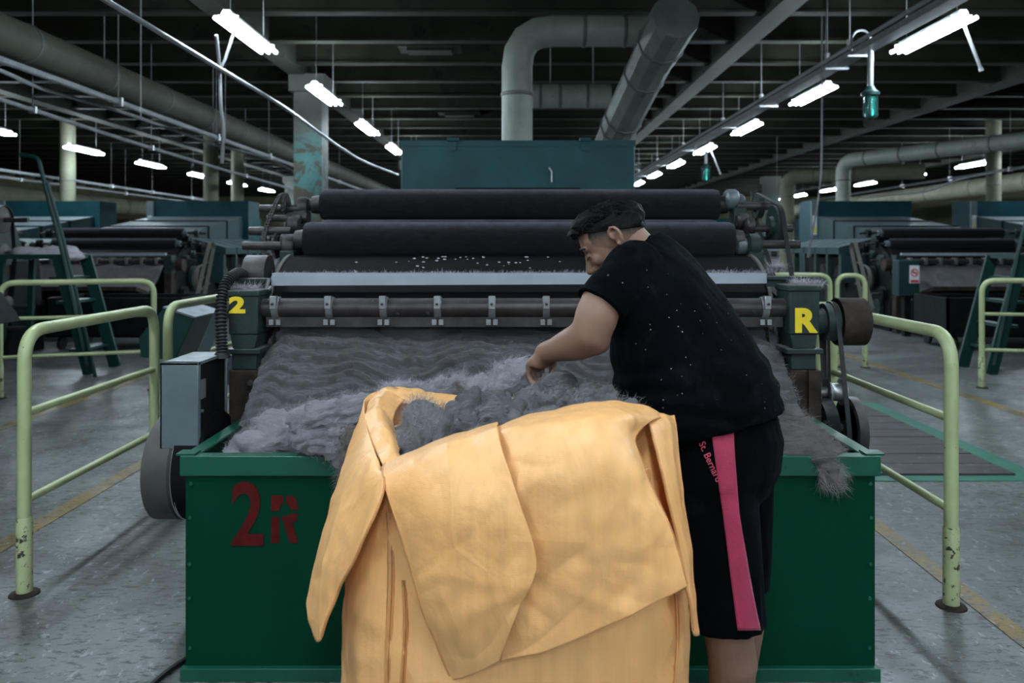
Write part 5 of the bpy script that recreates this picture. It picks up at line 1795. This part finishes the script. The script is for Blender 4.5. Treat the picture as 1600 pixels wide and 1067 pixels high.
def cut_shell(blobs, planes, name, mat, voxel=0.004, amp=0.0, freq=40, seed=0):
    m = MB()
    for c, ax in blobs:
        ellipsoid(m, c, ax, 24, 16)
    v, nn, f = remesh(m, voxel, 3)
    if amp:
        v = v + nn * (fbm((v - np.array(O_)) @ np.array([list(f_ * 0.45), list(Lh), list(u_ * 1.0)]).T * freq, 3, seed) * amp)[:, None]
    me = bpy.data.meshes.new('t')
    me.from_pydata(v.tolist(), [], f)
    bm = bmesh.new()
    bm.from_mesh(me)
    for pco, pno in planes:
        r = bmesh.ops.bisect_plane(bm, geom=bm.verts[:] + bm.edges[:] + bm.faces[:], plane_co=pco, plane_no=pno, clear_inner=True)
        ed = [e_ for e_ in r['geom_cut'] if isinstance(e_, bmesh.types.BMEdge)]
        if ed:
            bmesh.ops.holes_fill(bm, edges=ed)
    vs_ = [tuple(x.co) for x in bm.verts]
    bm.verts.index_update()
    fs2 = [tuple(x.index for x in ff.verts) for ff in bm.faces]
    bm.free()
    bpy.data.meshes.remove(me)
    return MB().add(vs_, fs2).build(name, mat, man, sharp=50)


fm, fnt, fb = _nodes('hair_stubble')
tcn = fnt.nodes.new('ShaderNodeTexCoord')
dt = fnt.nodes.new('ShaderNodeVectorMath')
dt.operation = 'DOT_PRODUCT'
axis_ = (u_ - f_ * .35).normalized()
dt.inputs[1].default_value = axis_
fnt.links.new(tcn.outputs['Object'], dt.inputs[0])
org_ = (O_ - ORIGIN[man]).dot(axis_)
mrn = fnt.nodes.new('ShaderNodeMapRange')
mrn.inputs[1].default_value = org_ - 0.016
mrn.inputs[2].default_value = org_ + 0.022
fnt.links.new(dt.outputs['Value'], mrn.inputs[0])
adn = fnt.nodes.new('ShaderNodeMath')
adn.operation = 'MULTIPLY_ADD'
fnt.links.new(noise(fnt, 160, 3), adn.inputs[0])
adn.inputs[1].default_value = 0.5
sbn = fnt.nodes.new('ShaderNodeMath')
sbn.operation = 'SUBTRACT'
fnt.links.new(mrn.outputs[0], sbn.inputs[0])
sbn.inputs[1].default_value = 0.25
fnt.links.new(sbn.outputs[0], adn.inputs[2])
fnt.links.new(mixc(fnt, adn.outputs[0], (0.25, 0.14, 0.096), (0.012, 0.010, 0.009)), fb.inputs['Base Color'])
fb.inputs['Roughness'].default_value = 0.7
MATS['hair_stubble'] = fm


def hair_tufts(name, n, seed):
    """short locks combed forward over the crown"""
    rg = random.Random(seed)
    m = MB()
    for _ in range(n):
        a = rg.uniform(-.095, .10)
        l_ = rg.uniform(-.07, .07)
        rr0 = 1 - (a / .112) ** 2 - (l_ / .083) ** 2
        if rr0 <= 0.02:
            continue
        u0 = .030 + .074 * math.sqrt(rr0)
        if u0 < 0.035 + 0.5 * a:
            continue
        p0 = hd_(a, l_, u0 - .006)
        d_ = (f_ * rg.uniform(.5, 1.0) + u_ * rg.uniform(.0, .5) + Lh * rg.uniform(-.35, .35)).normalized()
        ln = rg.uniform(.018, .034)
        p1 = p0 + d_ * ln * .5 + u_ * .006
        p2 = p0 + d_ * ln - u_ * (.003 + .006 * max(0, a / .1))
        m.tube([p0, p1, p2], [.0045, .004, .0006], 5)
    m.build(name, 'hair', man, kind='stuff')


cut_shell([(hd_(-.002, 0, .022), [f_ * .0975, Lh * .0775, u_ * .0785])], [(hd_(.0, 0, -.020), (u_ - f_ * .45).normalized()), (hd_(.070, 0, .03), (-f_ + u_ * .25).normalized())], 'shaved_hair', 'hair_stubble', 0.003)
cut_shell([(hd_(-.004, 0, .028), [f_ * .108, Lh * .083, u_ * .078]), (hd_(.085, 0, .066), [f_ * .036, Lh * .062, u_ * .028]), (hd_(.03, 0, .085), [f_ * .07, Lh * .065, u_ * .028]), (hd_(.108, .005, .052), [f_ * .014, Lh * .045, u_ * .030])],
          [(hd_(.0, 0, .030), (u_ - f_ * .52 + u_ * .0).normalized())], 'hair', 'hair', 0.004, 0.010, 45, 5)
hair_tufts('hair_locks', 900, 3)

# t-shirt
sm = MB()
SH = [(1108, 662, 2.165, .195, .190), (1098, 640, 2.17, .206, .203), (1082, 600, 2.185, .212, .206), (1062, 540, 2.215, .218, .182), (1043, 485, 2.245, .218, .150), (1020, 435, 2.27, .213, .126), (1010, 408, 2.285, .175, .105), (1006, 388, 2.292, .115, .086),
      (1000, 374, 2.295, .074, .068), (998, 369, 2.295, .066, .060)]
# wool-gathering slouch: rings tip slightly with the lean
loft(sm, [(P(px, py, Y), Ld * a + Zu * (-0.012), Fd * b + Zu * (-0.05 * b / .2)) for px, py, Y, a, b in SH], 40)
limb(sm, [P(1000, 412, 2.20), sh, P(970, 440, 2.125), P(955, 458, 2.10), P(939, 479, 2.086)], [.074, .071, .069, .069, .070], 28, dome=False)
limb(sm, [nk - Ld * 0.12 + Vector((0, 0, -0.045)), sR, sR.lerp(eR, .5)], [.085, .08, .07], 24, dome=False)
v, nn, f = remesh(sm, 0.005, 7)
q = v
# cloth folds: drag lines from the shoulder to the waist and small horizontal rolls over the hip
rolls = np.sin((v[:, 2] - 0.12 * v[:, 0]) * 95 + fbm(v * 7, 2, 3) * 3.5) * 0.004 * np.clip((1.16 - v[:, 2]) / 0.14, 0, 1) * np.clip((v[:, 2] - 0.9) / 0.1, 0, 1)
drag = fbm(v * np.array([12, 12, 5.0]), 3, 7) * 0.007 - np.abs(fbm(v * np.array([9, 9, 9.0]) + 4, 2, 8)) * 0.006
v = v + nn * (rolls + drag)[:, None]
ts = MB().add(v.tolist(), f).build('tshirt', 'tshirt_black', man, sharp=180, recalc=False)
# hems: sleeve band, collar
hem = MB()
c0 = P(938.5, 476, 2.087)
dd = (P(937, 479, 2.086) - P(950, 460, 2.10)).normalized()
a_ = dd.orthogonal().normalized()
b_ = dd.cross(a_)
hem.tube([c0 + (a_ * math.cos(t) + b_ * math.sin(t)) * 0.0665 for t in np.linspace(0, 2 * PI, 40)[:-1]], 0.004, 8, closed=True)
hem.build('sleeve_hem', 'tshirt_black', man)

# shorts
so = MB()
loft(so, [(P(1112, 640, 2.165), Ld * .18, Fd * .17), (P(1118, 680, 2.165), Ld * .195, Fd * .180), (P(1122, 730, 2.16), Ld * .200, Fd * .165), (P(1124, 770, 2.155), Ld * .18, Fd * .13)], 32)
for s, kn in ((1, kneeL), (-1, kneeR)):
    hp_ = hip + Ld * (0.092 * s) + Vector((0, 0, -0.06))
    bot = Vector((kn.x - 0.004 * s, kn.y, 0.437)) if s > 0 else Vector((kn.x, kn.y, 0.445))
    rings2 = []
    for k in np.linspace(0, 1, 7):
        c = hp_.lerp(bot, k)
        rings2.append((c, Ld * (0.108 - .008 * k), Fd * (.125 - .020 * k)))
    loft(so, rings2, 32)
v, nn, f = remesh(so, 0.005, 5)
d = fbm(v * np.array([11, 11, 3.0]), 3, 17) * 0.009 - np.abs(fbm(v * np.array([13, 13, 2.5]) + 8, 2, 19)) * 0.010
v = v + nn * d[:, None]
srt = MB().add(v.tolist(), f).build('shorts', 'shorts_black', man, sharp=180, recalc=False)
bvh = BVHTree.FromPolygons([tuple(x) for x in v], f)
eye = Vector((0, 0, EYE))


def onto(px, py, off, fall=2.06):
    d = (P(px, py, 2.0) - eye).normalized()
    hit, no, i, ds = bvh.ray_cast(eye, d)
    if hit is None:
        hit, no, i, ds = bvh.find_nearest(P(px, py, fall))
    n_ = no if no.dot(d) < 0 else -no
    return hit + n_ * off


rows_ = []
for s in np.linspace(0, 1, 60):
    py = 652 + (984 - 652) * s
    xa = np.interp(py, [652, 720, 800, 900, 984], [1109, 1118, 1129, 1141, 1152])
    xb = np.interp(py, [652, 720, 800, 900, 984], [1144, 1148, 1154, 1170, 1187])
    rows_.append([onto(xa + (xb - xa) * t, py, 0.0035) for t in np.linspace(0, 1, 10)])
MB().grid(np.array([[list(p) for p in r] for r in rows_])).build('pink_stripe', 'shorts_pink', man, sharp=180, solid=0.002)
tv, tf = text_mesh('St. Bernard', 1.0, 0.01, 0.0)
lo, hi = tv.min(0), tv.max(0)
a2, b2 = np.array([1092.0, 693.0]), np.array([1119.0, 753.0])
ax = b2 - a2
ay = np.array([ax[1], -ax[0]]) / np.linalg.norm(ax)
q = []
for x, y, z in tv:
    u = (x - lo[0]) / (hi[0] - lo[0])
    h_ = (y - lo[1]) / (hi[1] - lo[1]) * 11
    pxy = a2 + ax * u + ay * h_
    q.append(onto(pxy[0], pxy[1], 0.003))
MB().add(q, tf).build('printed_lettering', 'shorts_print', man, label='small red St. Bernard lettering')
# shoes
for an in (ankL, ankR):
    m = MB()
    z0 = Vector((0, 0, -an.z))
    loft(m, [(an + z0 - Fd * .075 + Zu * .035, Ld * .02, Zu * .03), (an + z0 - Fd * .06 + Zu * .05, Ld * .036, Zu * .05), (an + z0 + Zu * .055, Ld * .042, Zu * .054), (an + z0 + Fd * .08 + Zu * .042, Ld * .046, Zu * .041), (an + z0 + Fd * .15 + Zu * .034, Ld * .044, Zu * .033),
             (an + z0 + Fd * .20 + Zu * .026, Ld * .03, Zu * .024), (an + z0 + Fd * .215 + Zu * .02, Ld * .015, Zu * .012)], 20)
    v, nn, f = remesh(m, .006, 3)
    v[:, 2] = np.maximum(v[:, 2], 0.002)
    MB().add(v.tolist(), f).build('shoe', 'shoe', man, sharp=60)

# ================================================================== OTHER MACHINES
def far_machine(label):
    """a neighbouring carding machine; local origin under the front of its rollers"""
    t = thing('carding_machine', (0, 0, 0), label, 'machine', 'background carding machines')
    for (y, z, r) in ((0.42, 1.424, 0.088), (0.70, 1.610, 0.083)):
        o = MB().lathe([(-1.03, 0), (-1.03, r * .93), (-1.01, r), (1.01, r), (1.03, r * .93), (1.03, 0)], (0, y, z), 'X', 28).build('roller', 'roller_cloth', t)
        MB().tube([(-1.35, y, z), (1.35, y, z)], 0.022, 8).build('shaft', 'iron', o)
        for s in (-1, 1):
            MB().lathe([(0, 0), (0, .055), (s * .06, .05), (s * .06, 0)], (s * 1.04, y, z), 'X', 14).build('end_boss', 'galvanised', o)
    MB().lathe([(-1.08, 0), (-1.08, .42), (1.08, .42), (1.08, 0)], (0, .45, .93), 'X', 36).build('doffer', 'doffer_wire', t)
    for s in (-1, 1):
        MB().prism([(0.05, 0), (4.0, 0), (4.0, 1.15), (1.0, 1.2), (.75, 1.5), (.45, 1.35), (.1, 1.15), (-.05, .8)], s * 1.16 - .04, s * 1.16 + .04).build('side_frame', 'machine_dark', t)
        for (y, z, r) in ((.25, 1.15, .09), (.42, 1.42, .075), (.7, 1.6, .075), (.55, 1.25, .06), (.9, 1.35, .1), (1.3, 1.0, .16), (.6, .85, .2), (1.9, .8, .22), (2.7, .85, .18), (.2, .6, .12), (.35, .35, .15)):
            MB().lathe([(-.03, 0), (-.03, r), (-.015, r), (-.01, r * .8), (.01, r * .8), (.015, r), (.03, r), (.05, r * .3), (.05, 0)], (s * 1.26, y, z), 'X', 22).build('gear_wheel', random.choice(['machine_green', 'iron', 'machine_dark']), t)
            MB().tube([(s * 1.15, y, z), (s * 1.42, y, z)], .018, 8).build('stub_shaft', 'iron', t)
        belt('drive_belt', [(1.3, 1.0, .16), (.6, .85, .2)], .06, 'belt_tan', t, xs=s * 1.36)
        belt('drive_belt', [(.9, 1.35, .1), (.35, .35, .15)], .07, 'belt_tan', t, xs=s * 1.42)
        # side shelf panels on legs
        for k in range(5):
            y0 = 1.05 + k * .58
            MB().prism([(s * 1.0, 1.52), (s * 1.62, 1.36), (s * 1.62, 1.24), (s * 1.0, 1.24)], y0, y0 + .54, 'XZ').build('side_cover', 'teal_cover', t)
            MB().box((s * 1.56 - .04, y0 - .02, 0), (s * 1.56 + .04, y0 + .06, 1.24)).build('leg', 'machine_green', t)
        MB().box((s * 1.2, .95, .75), (s * 1.62, 1.0, 1.22)).build('control_plate', 'teal_cover', t)
        # front posts
        MB().box((s * 1.17 - .06, -.25, .95), (s * 1.17 + .06, -.08, 1.24)).build('end_block', 'machine_green', t)
        MB().box((s * 1.17 - .055, -.24, 0), (s * 1.17 + .055, -.09, .95)).build('foot_post', 'rust', t)
        MB().lathe([(0, 0), (0, .1), (s * .11, .1), (s * .11, 0)], (s * 1.28, -.15, 1.085), 'X', 20).build('brake_pulley', 'rust', t)
    for k in range(3):
        y0, zt = 1.05 + k * .95, 1.72 + .13 * k
        zt = 1.62 + .13 * k
        MB().prism([(y0, 1.4), (y0 + .93, 1.4), (y0 + .93, zt + .12), (y0, zt)], -.95, .95).build('cover', 'teal_cover', t)
        MB().prism([(y0 - .02, 1.4), (y0 + .02, 1.4), (y0 + .02, zt + .012), (y0 - .02, zt + .012)], -.97, .97).build('cover_lip', 'machine_dark', t)
    MB().tube([(-1.1, -.13, 1.14), (1.1, -.13, 1.14)], .04, 12).build('comb_pipe', 'pipe_brown', t)
    for k in range(9):
        x = -.96 + k * .24
        MB().box((x - .02, -.19, 1.09), (x + .02, -.07, 1.2)).build('pipe_clamp', 'steel', t)
    MB().box((-1.05, -.06, 1.23), (1.05, 0, 1.275)).build('cross_bar', 'bar_white', t)
    g = np.array([[[x, yy + .02 * math.sin(x * 9 + i), zz + .015 * math.sin(x * 13 + i * 2)] for x in np.linspace(-1, 1, 40)] for i, (yy, zz) in enumerate([(-.02, 1.07), (-.08, .98), (-.18, .88), (-.3, .78), (-.45, .72), (-.6, .66)])])
    MB().grid(g).build('wool_sheet', 'wool', t, sharp=180, solid=.02)
    MB().box((-1.08, -.75, .02), (1.08, -.15, .52)).build('tray_box', 'machine_dark', t)
    MB().prism([(-.95, .78), (-.3, .62), (-.3, .58), (-.95, .72)], -1.0, 1.0).build('apron', 'rust', t)
    MB().box((-1.06, 3.9, 0), (1.06, 4.6, 2.33)).build('hood', 'teal_far', t)
    MB().box((-1.065, 3.86, .9), (-.93, 3.9, 2.33)).build('hood_edge', 'galvanised', t)
    MB().box((-1.04, 3.85, 1.62), (-.955, 3.86, 2.02)).build('sign_plate', 'white_sign', t)
    MB().prism([(-1.035, 1.66), (-.96, 1.66), (-.9975, 1.86)], 3.842, 3.85, 'XZ').build('warning_triangle', 'sign_yellow', t)
    return t


fmach = far_machine('background carding machine on the left with two black rollers and stepped covers')
fmach.location = (-6.72, 12.95, 0)
copy_tree(fmach, (7.25, 12.95, 0), 'background carding machine on the right behind the steps with two black rollers')
copy_tree(fmach, (-9.85, 12.95, 0), 'partly hidden carding machine at the left picture edge')
copy_tree(fmach, (10.6, 12.95, 0), 'partly hidden carding machine at the right picture edge')
copy_tree(fmach, (-6.6, 24.0, 0), 'distant carding machine in the second row, left')
copy_tree(fmach, (7.3, 24.0, 0), 'distant carding machine in the second row, right')
copy_tree(fmach, (-10.2, 24.0, 0), 'distant carding machine in the second row, far left')
copy_tree(fmach, (11, 24.0, 0), 'distant carding machine in the second row, far right')


# steps beside the aisles
def steps(x, y, s, label):
    t = thing('step_ladder', (x, y, 0), label, 'steps', 'dark green access steps')
    top = Vector((x - s * .42, y + .3, 1.29))
    for dy in (0, .55):
        MB().beam((x, y + dy, 0), (x - s * .34, y + dy, 1.27), .035, .13, up=(1, 0, .3)).build('stringer', 'sign_pole', t)
        MB().beam((x - s * 1.0, y + dy, 0), (x - s * .95, y + dy, 1.27), .05, .06, up=(1, 0, 0)).build('leg', 'sign_pole', t)
    for k in range(1, 5):
        z = k * .26
        xx = x - s * .34 * z / 1.27
        MB().box((min(xx, xx - s * .16), y, z - .015), (max(xx, xx - s * .16), y + .55, z + .015)).build('tread', 'sign_pole', t)
    x0, x1 = sorted((x - s * .30, x - s * 1.05))
    MB().box((x0, y - .02, 1.25), (x1, y + .6, 1.30)).build('platform', 'sign_pole', t)
    MB().tube(arc([(x - s * .02, y - .02, .1), (x - s * .28, y - .02, 1.3), (x - s * .55, y - .02, 2.35), (x - s * .75, y - .02, 2.38)], .1), .022, 8).build('handrail', 'sign_pole', t)
    return t


steps(-4.62, 8.65, 1, 'dark green access steps with tall handrail on the left')
steps(5.12, 8.65, -1, 'dark green access steps with tall handrail at the right edge')
lw = wool_heap('wool_heap', 'white wool layer on the platform of the left steps', [((-5.25, 8.9, 1.30), (.36, .28, .05)), ((-5.1, 8.9, 1.33), (.2, .2, .06)), ((-5.45, 8.9, 1.32), (.15, .2, .06)), ((-4.9, 8.85, 1.27), (.08, .2, .04))], 'wool_light', 'fibre_light', voxel=.02, amp=.02, nf=800, seed=61)


def cabinet(x, y, z, label, sign=True):
    t = thing('control_cabinet', (x, y, 0), label, 'cabinet')
    MB().box((x - .16, y, z), (x + .16, y + .22, z + .55)).build('box', 'teal_cover', t, bevel=.01)
    MB().box((x - .05, y + .05, 0), (x + .05, y + .15, z)).build('stand', 'machine_dark', t)
    if sign:
        s_ = MB().box((x - .0, y - .012, z + .2), (x + .15, y, z + .47)).build('no_smoking_sign', 'white_sign', t, label='white sign with a red ring above a red bar')
        MB().box((x + .012, y - .016, z + .212), (x + .138, y - .0125, z + .25)).build('red_bar', 'sign_red', s_)
        c = Vector((x + .075, y - .014, z + .36))
        MB().tube([c + Vector((math.cos(a), 0, math.sin(a))) * .052 for a in np.linspace(0, 2 * PI, 25)[:-1]], .008, 6, closed=True).build('red_ring', 'sign_red', s_)
        MB().beam(c + Vector((-.037, -.003, .037)), c + Vector((.037, -.003, -.037)), .006, .014, up=(1, 0, 1)).build('slash', 'sign_red', s_)
        MB().box((c.x - .035, y - .0135, c.z - .007), (c.x + .035, y - .0125, c.z + .009)).build('cigarette', 'sign_black', s_)
    return t


cabinet(5.98, 12.2, .62, 'grey-green control cabinet with a red and white no-smoking sign')
# waste trolleys and low dark drums between aisle and machines
for (x, y, lab) in ((-5.35, 10.6, 'dark low waste trolley in front of the left machine'), (6.6, 10.6, 'dark low waste trolley in front of the right machine')):
    t = thing('waste_trolley', (x, y, 0), lab, 'trolley')
    m = MB().box((x - .9, y, .18), (x + .9, y + .03, .7))
    m.box((x - .9, y + .9, .18), (x + .9, y + .93, .7)).box((x - .9, y, .18), (x - .87, y + .93, .7)).box((x + .87, y, .18), (x + .9, y + .93, .7)).box((x - .9, y, .18), (x + .9, y + .93, .2))
    m.build('tub', 'machine_dark', t)
    for a in (-.75, .75):
        for b in (.12, .8):
            MB().lathe([(-.02, 0), (-.02, .09), (.02, .09), (.02, 0)], (x + a, y + b, .09), 'X', 16).build('wheel', 'rubber', t)
# leaning control desk at the left edge
t = thing('control_desk', (-4.1, 6.15, 0), 'dark slanted control desk with a red lamp at the left edge', 'control desk')
MB().prism([(-4.8, 0), (-4.20, 0), (-4.20, .78), (-4.8, .78)], 6.15, 6.5, 'XZ').build('cabinet', 'sign_pole', t, bevel=.006)
MB().prism([(-4.8, .78), (-4.06, .78), (-4.09, .84), (-4.22, 1.02), (-4.8, 1.06)], 6.05, 6.55, 'XZ').build('sloped_head', 'machine_dark', t, bevel=.006)
MB().lathe([(0, .03), (.02, .03), (.035, .018), (.04, 0)], (-4.17, 6.06, .965), 'Z', 14).build('red_lamp', 'red_lamp', t)
MB().box((-4.2, 6.03, .90), (-4.12, 6.05, .925)).build('label_strip', 'white_sign', t)
# leaning pole
conduit('leaning_pole', [P(74, 285, 8.4), P(98, 370, 8.4), P(122, 470, 8.4), Vector((-4.48, 8.5, 0.0))], .018, 'dark green pole leaning beside the left steps', mat='sign_pole', cat='pole')

# green gear stand at the left edge
t = thing('gear_stand', (-6.75, 10.3, 0), 'dark green gear stand with pulleys and shafts at the left edge behind the guard rail', 'machine')
MB().prism([(10.0, 0), (10.9, 0), (10.9, 1.3), (10.6, 1.9), (10.3, 1.95), (10.05, 1.4)], -6.82, -6.72).build('plate', 'machine_green', t, bevel=.01)
MB().prism([(10.05, 0), (10.8, 0), (10.7, 1.2), (10.2, 1.2)], -6.45, -6.38).build('plate', 'machine_dark', t, bevel=.01)
for (y, z, r, x) in ((10.15, 1.72, .17, -6.55), (10.1, 1.30, .12, -6.5), (10.2, .95, .2, -6.5), (10.05, .62, .14, -6.42), (10.1, .35, .18, -6.48)):
    MB().lathe([(-.03, 0), (-.03, r), (-.018, r), (-.012, r * .75), (.012, r * .75), (.018, r), (.03, r), (.05, r * .3), (.05, 0)], (x, y, z), 'X', 26).build('pulley', random.choice(['iron', 'machine_green']), t)
    MB().tube([(-6.8, y, z), (x + .35, y, z)], .03, 10).build('shaft', 'iron', t)
belt('drive_belt', [(10.15, 1.72, .175), (10.2, .95, .205)], .05, 'rubber', t, xs=-6.52)
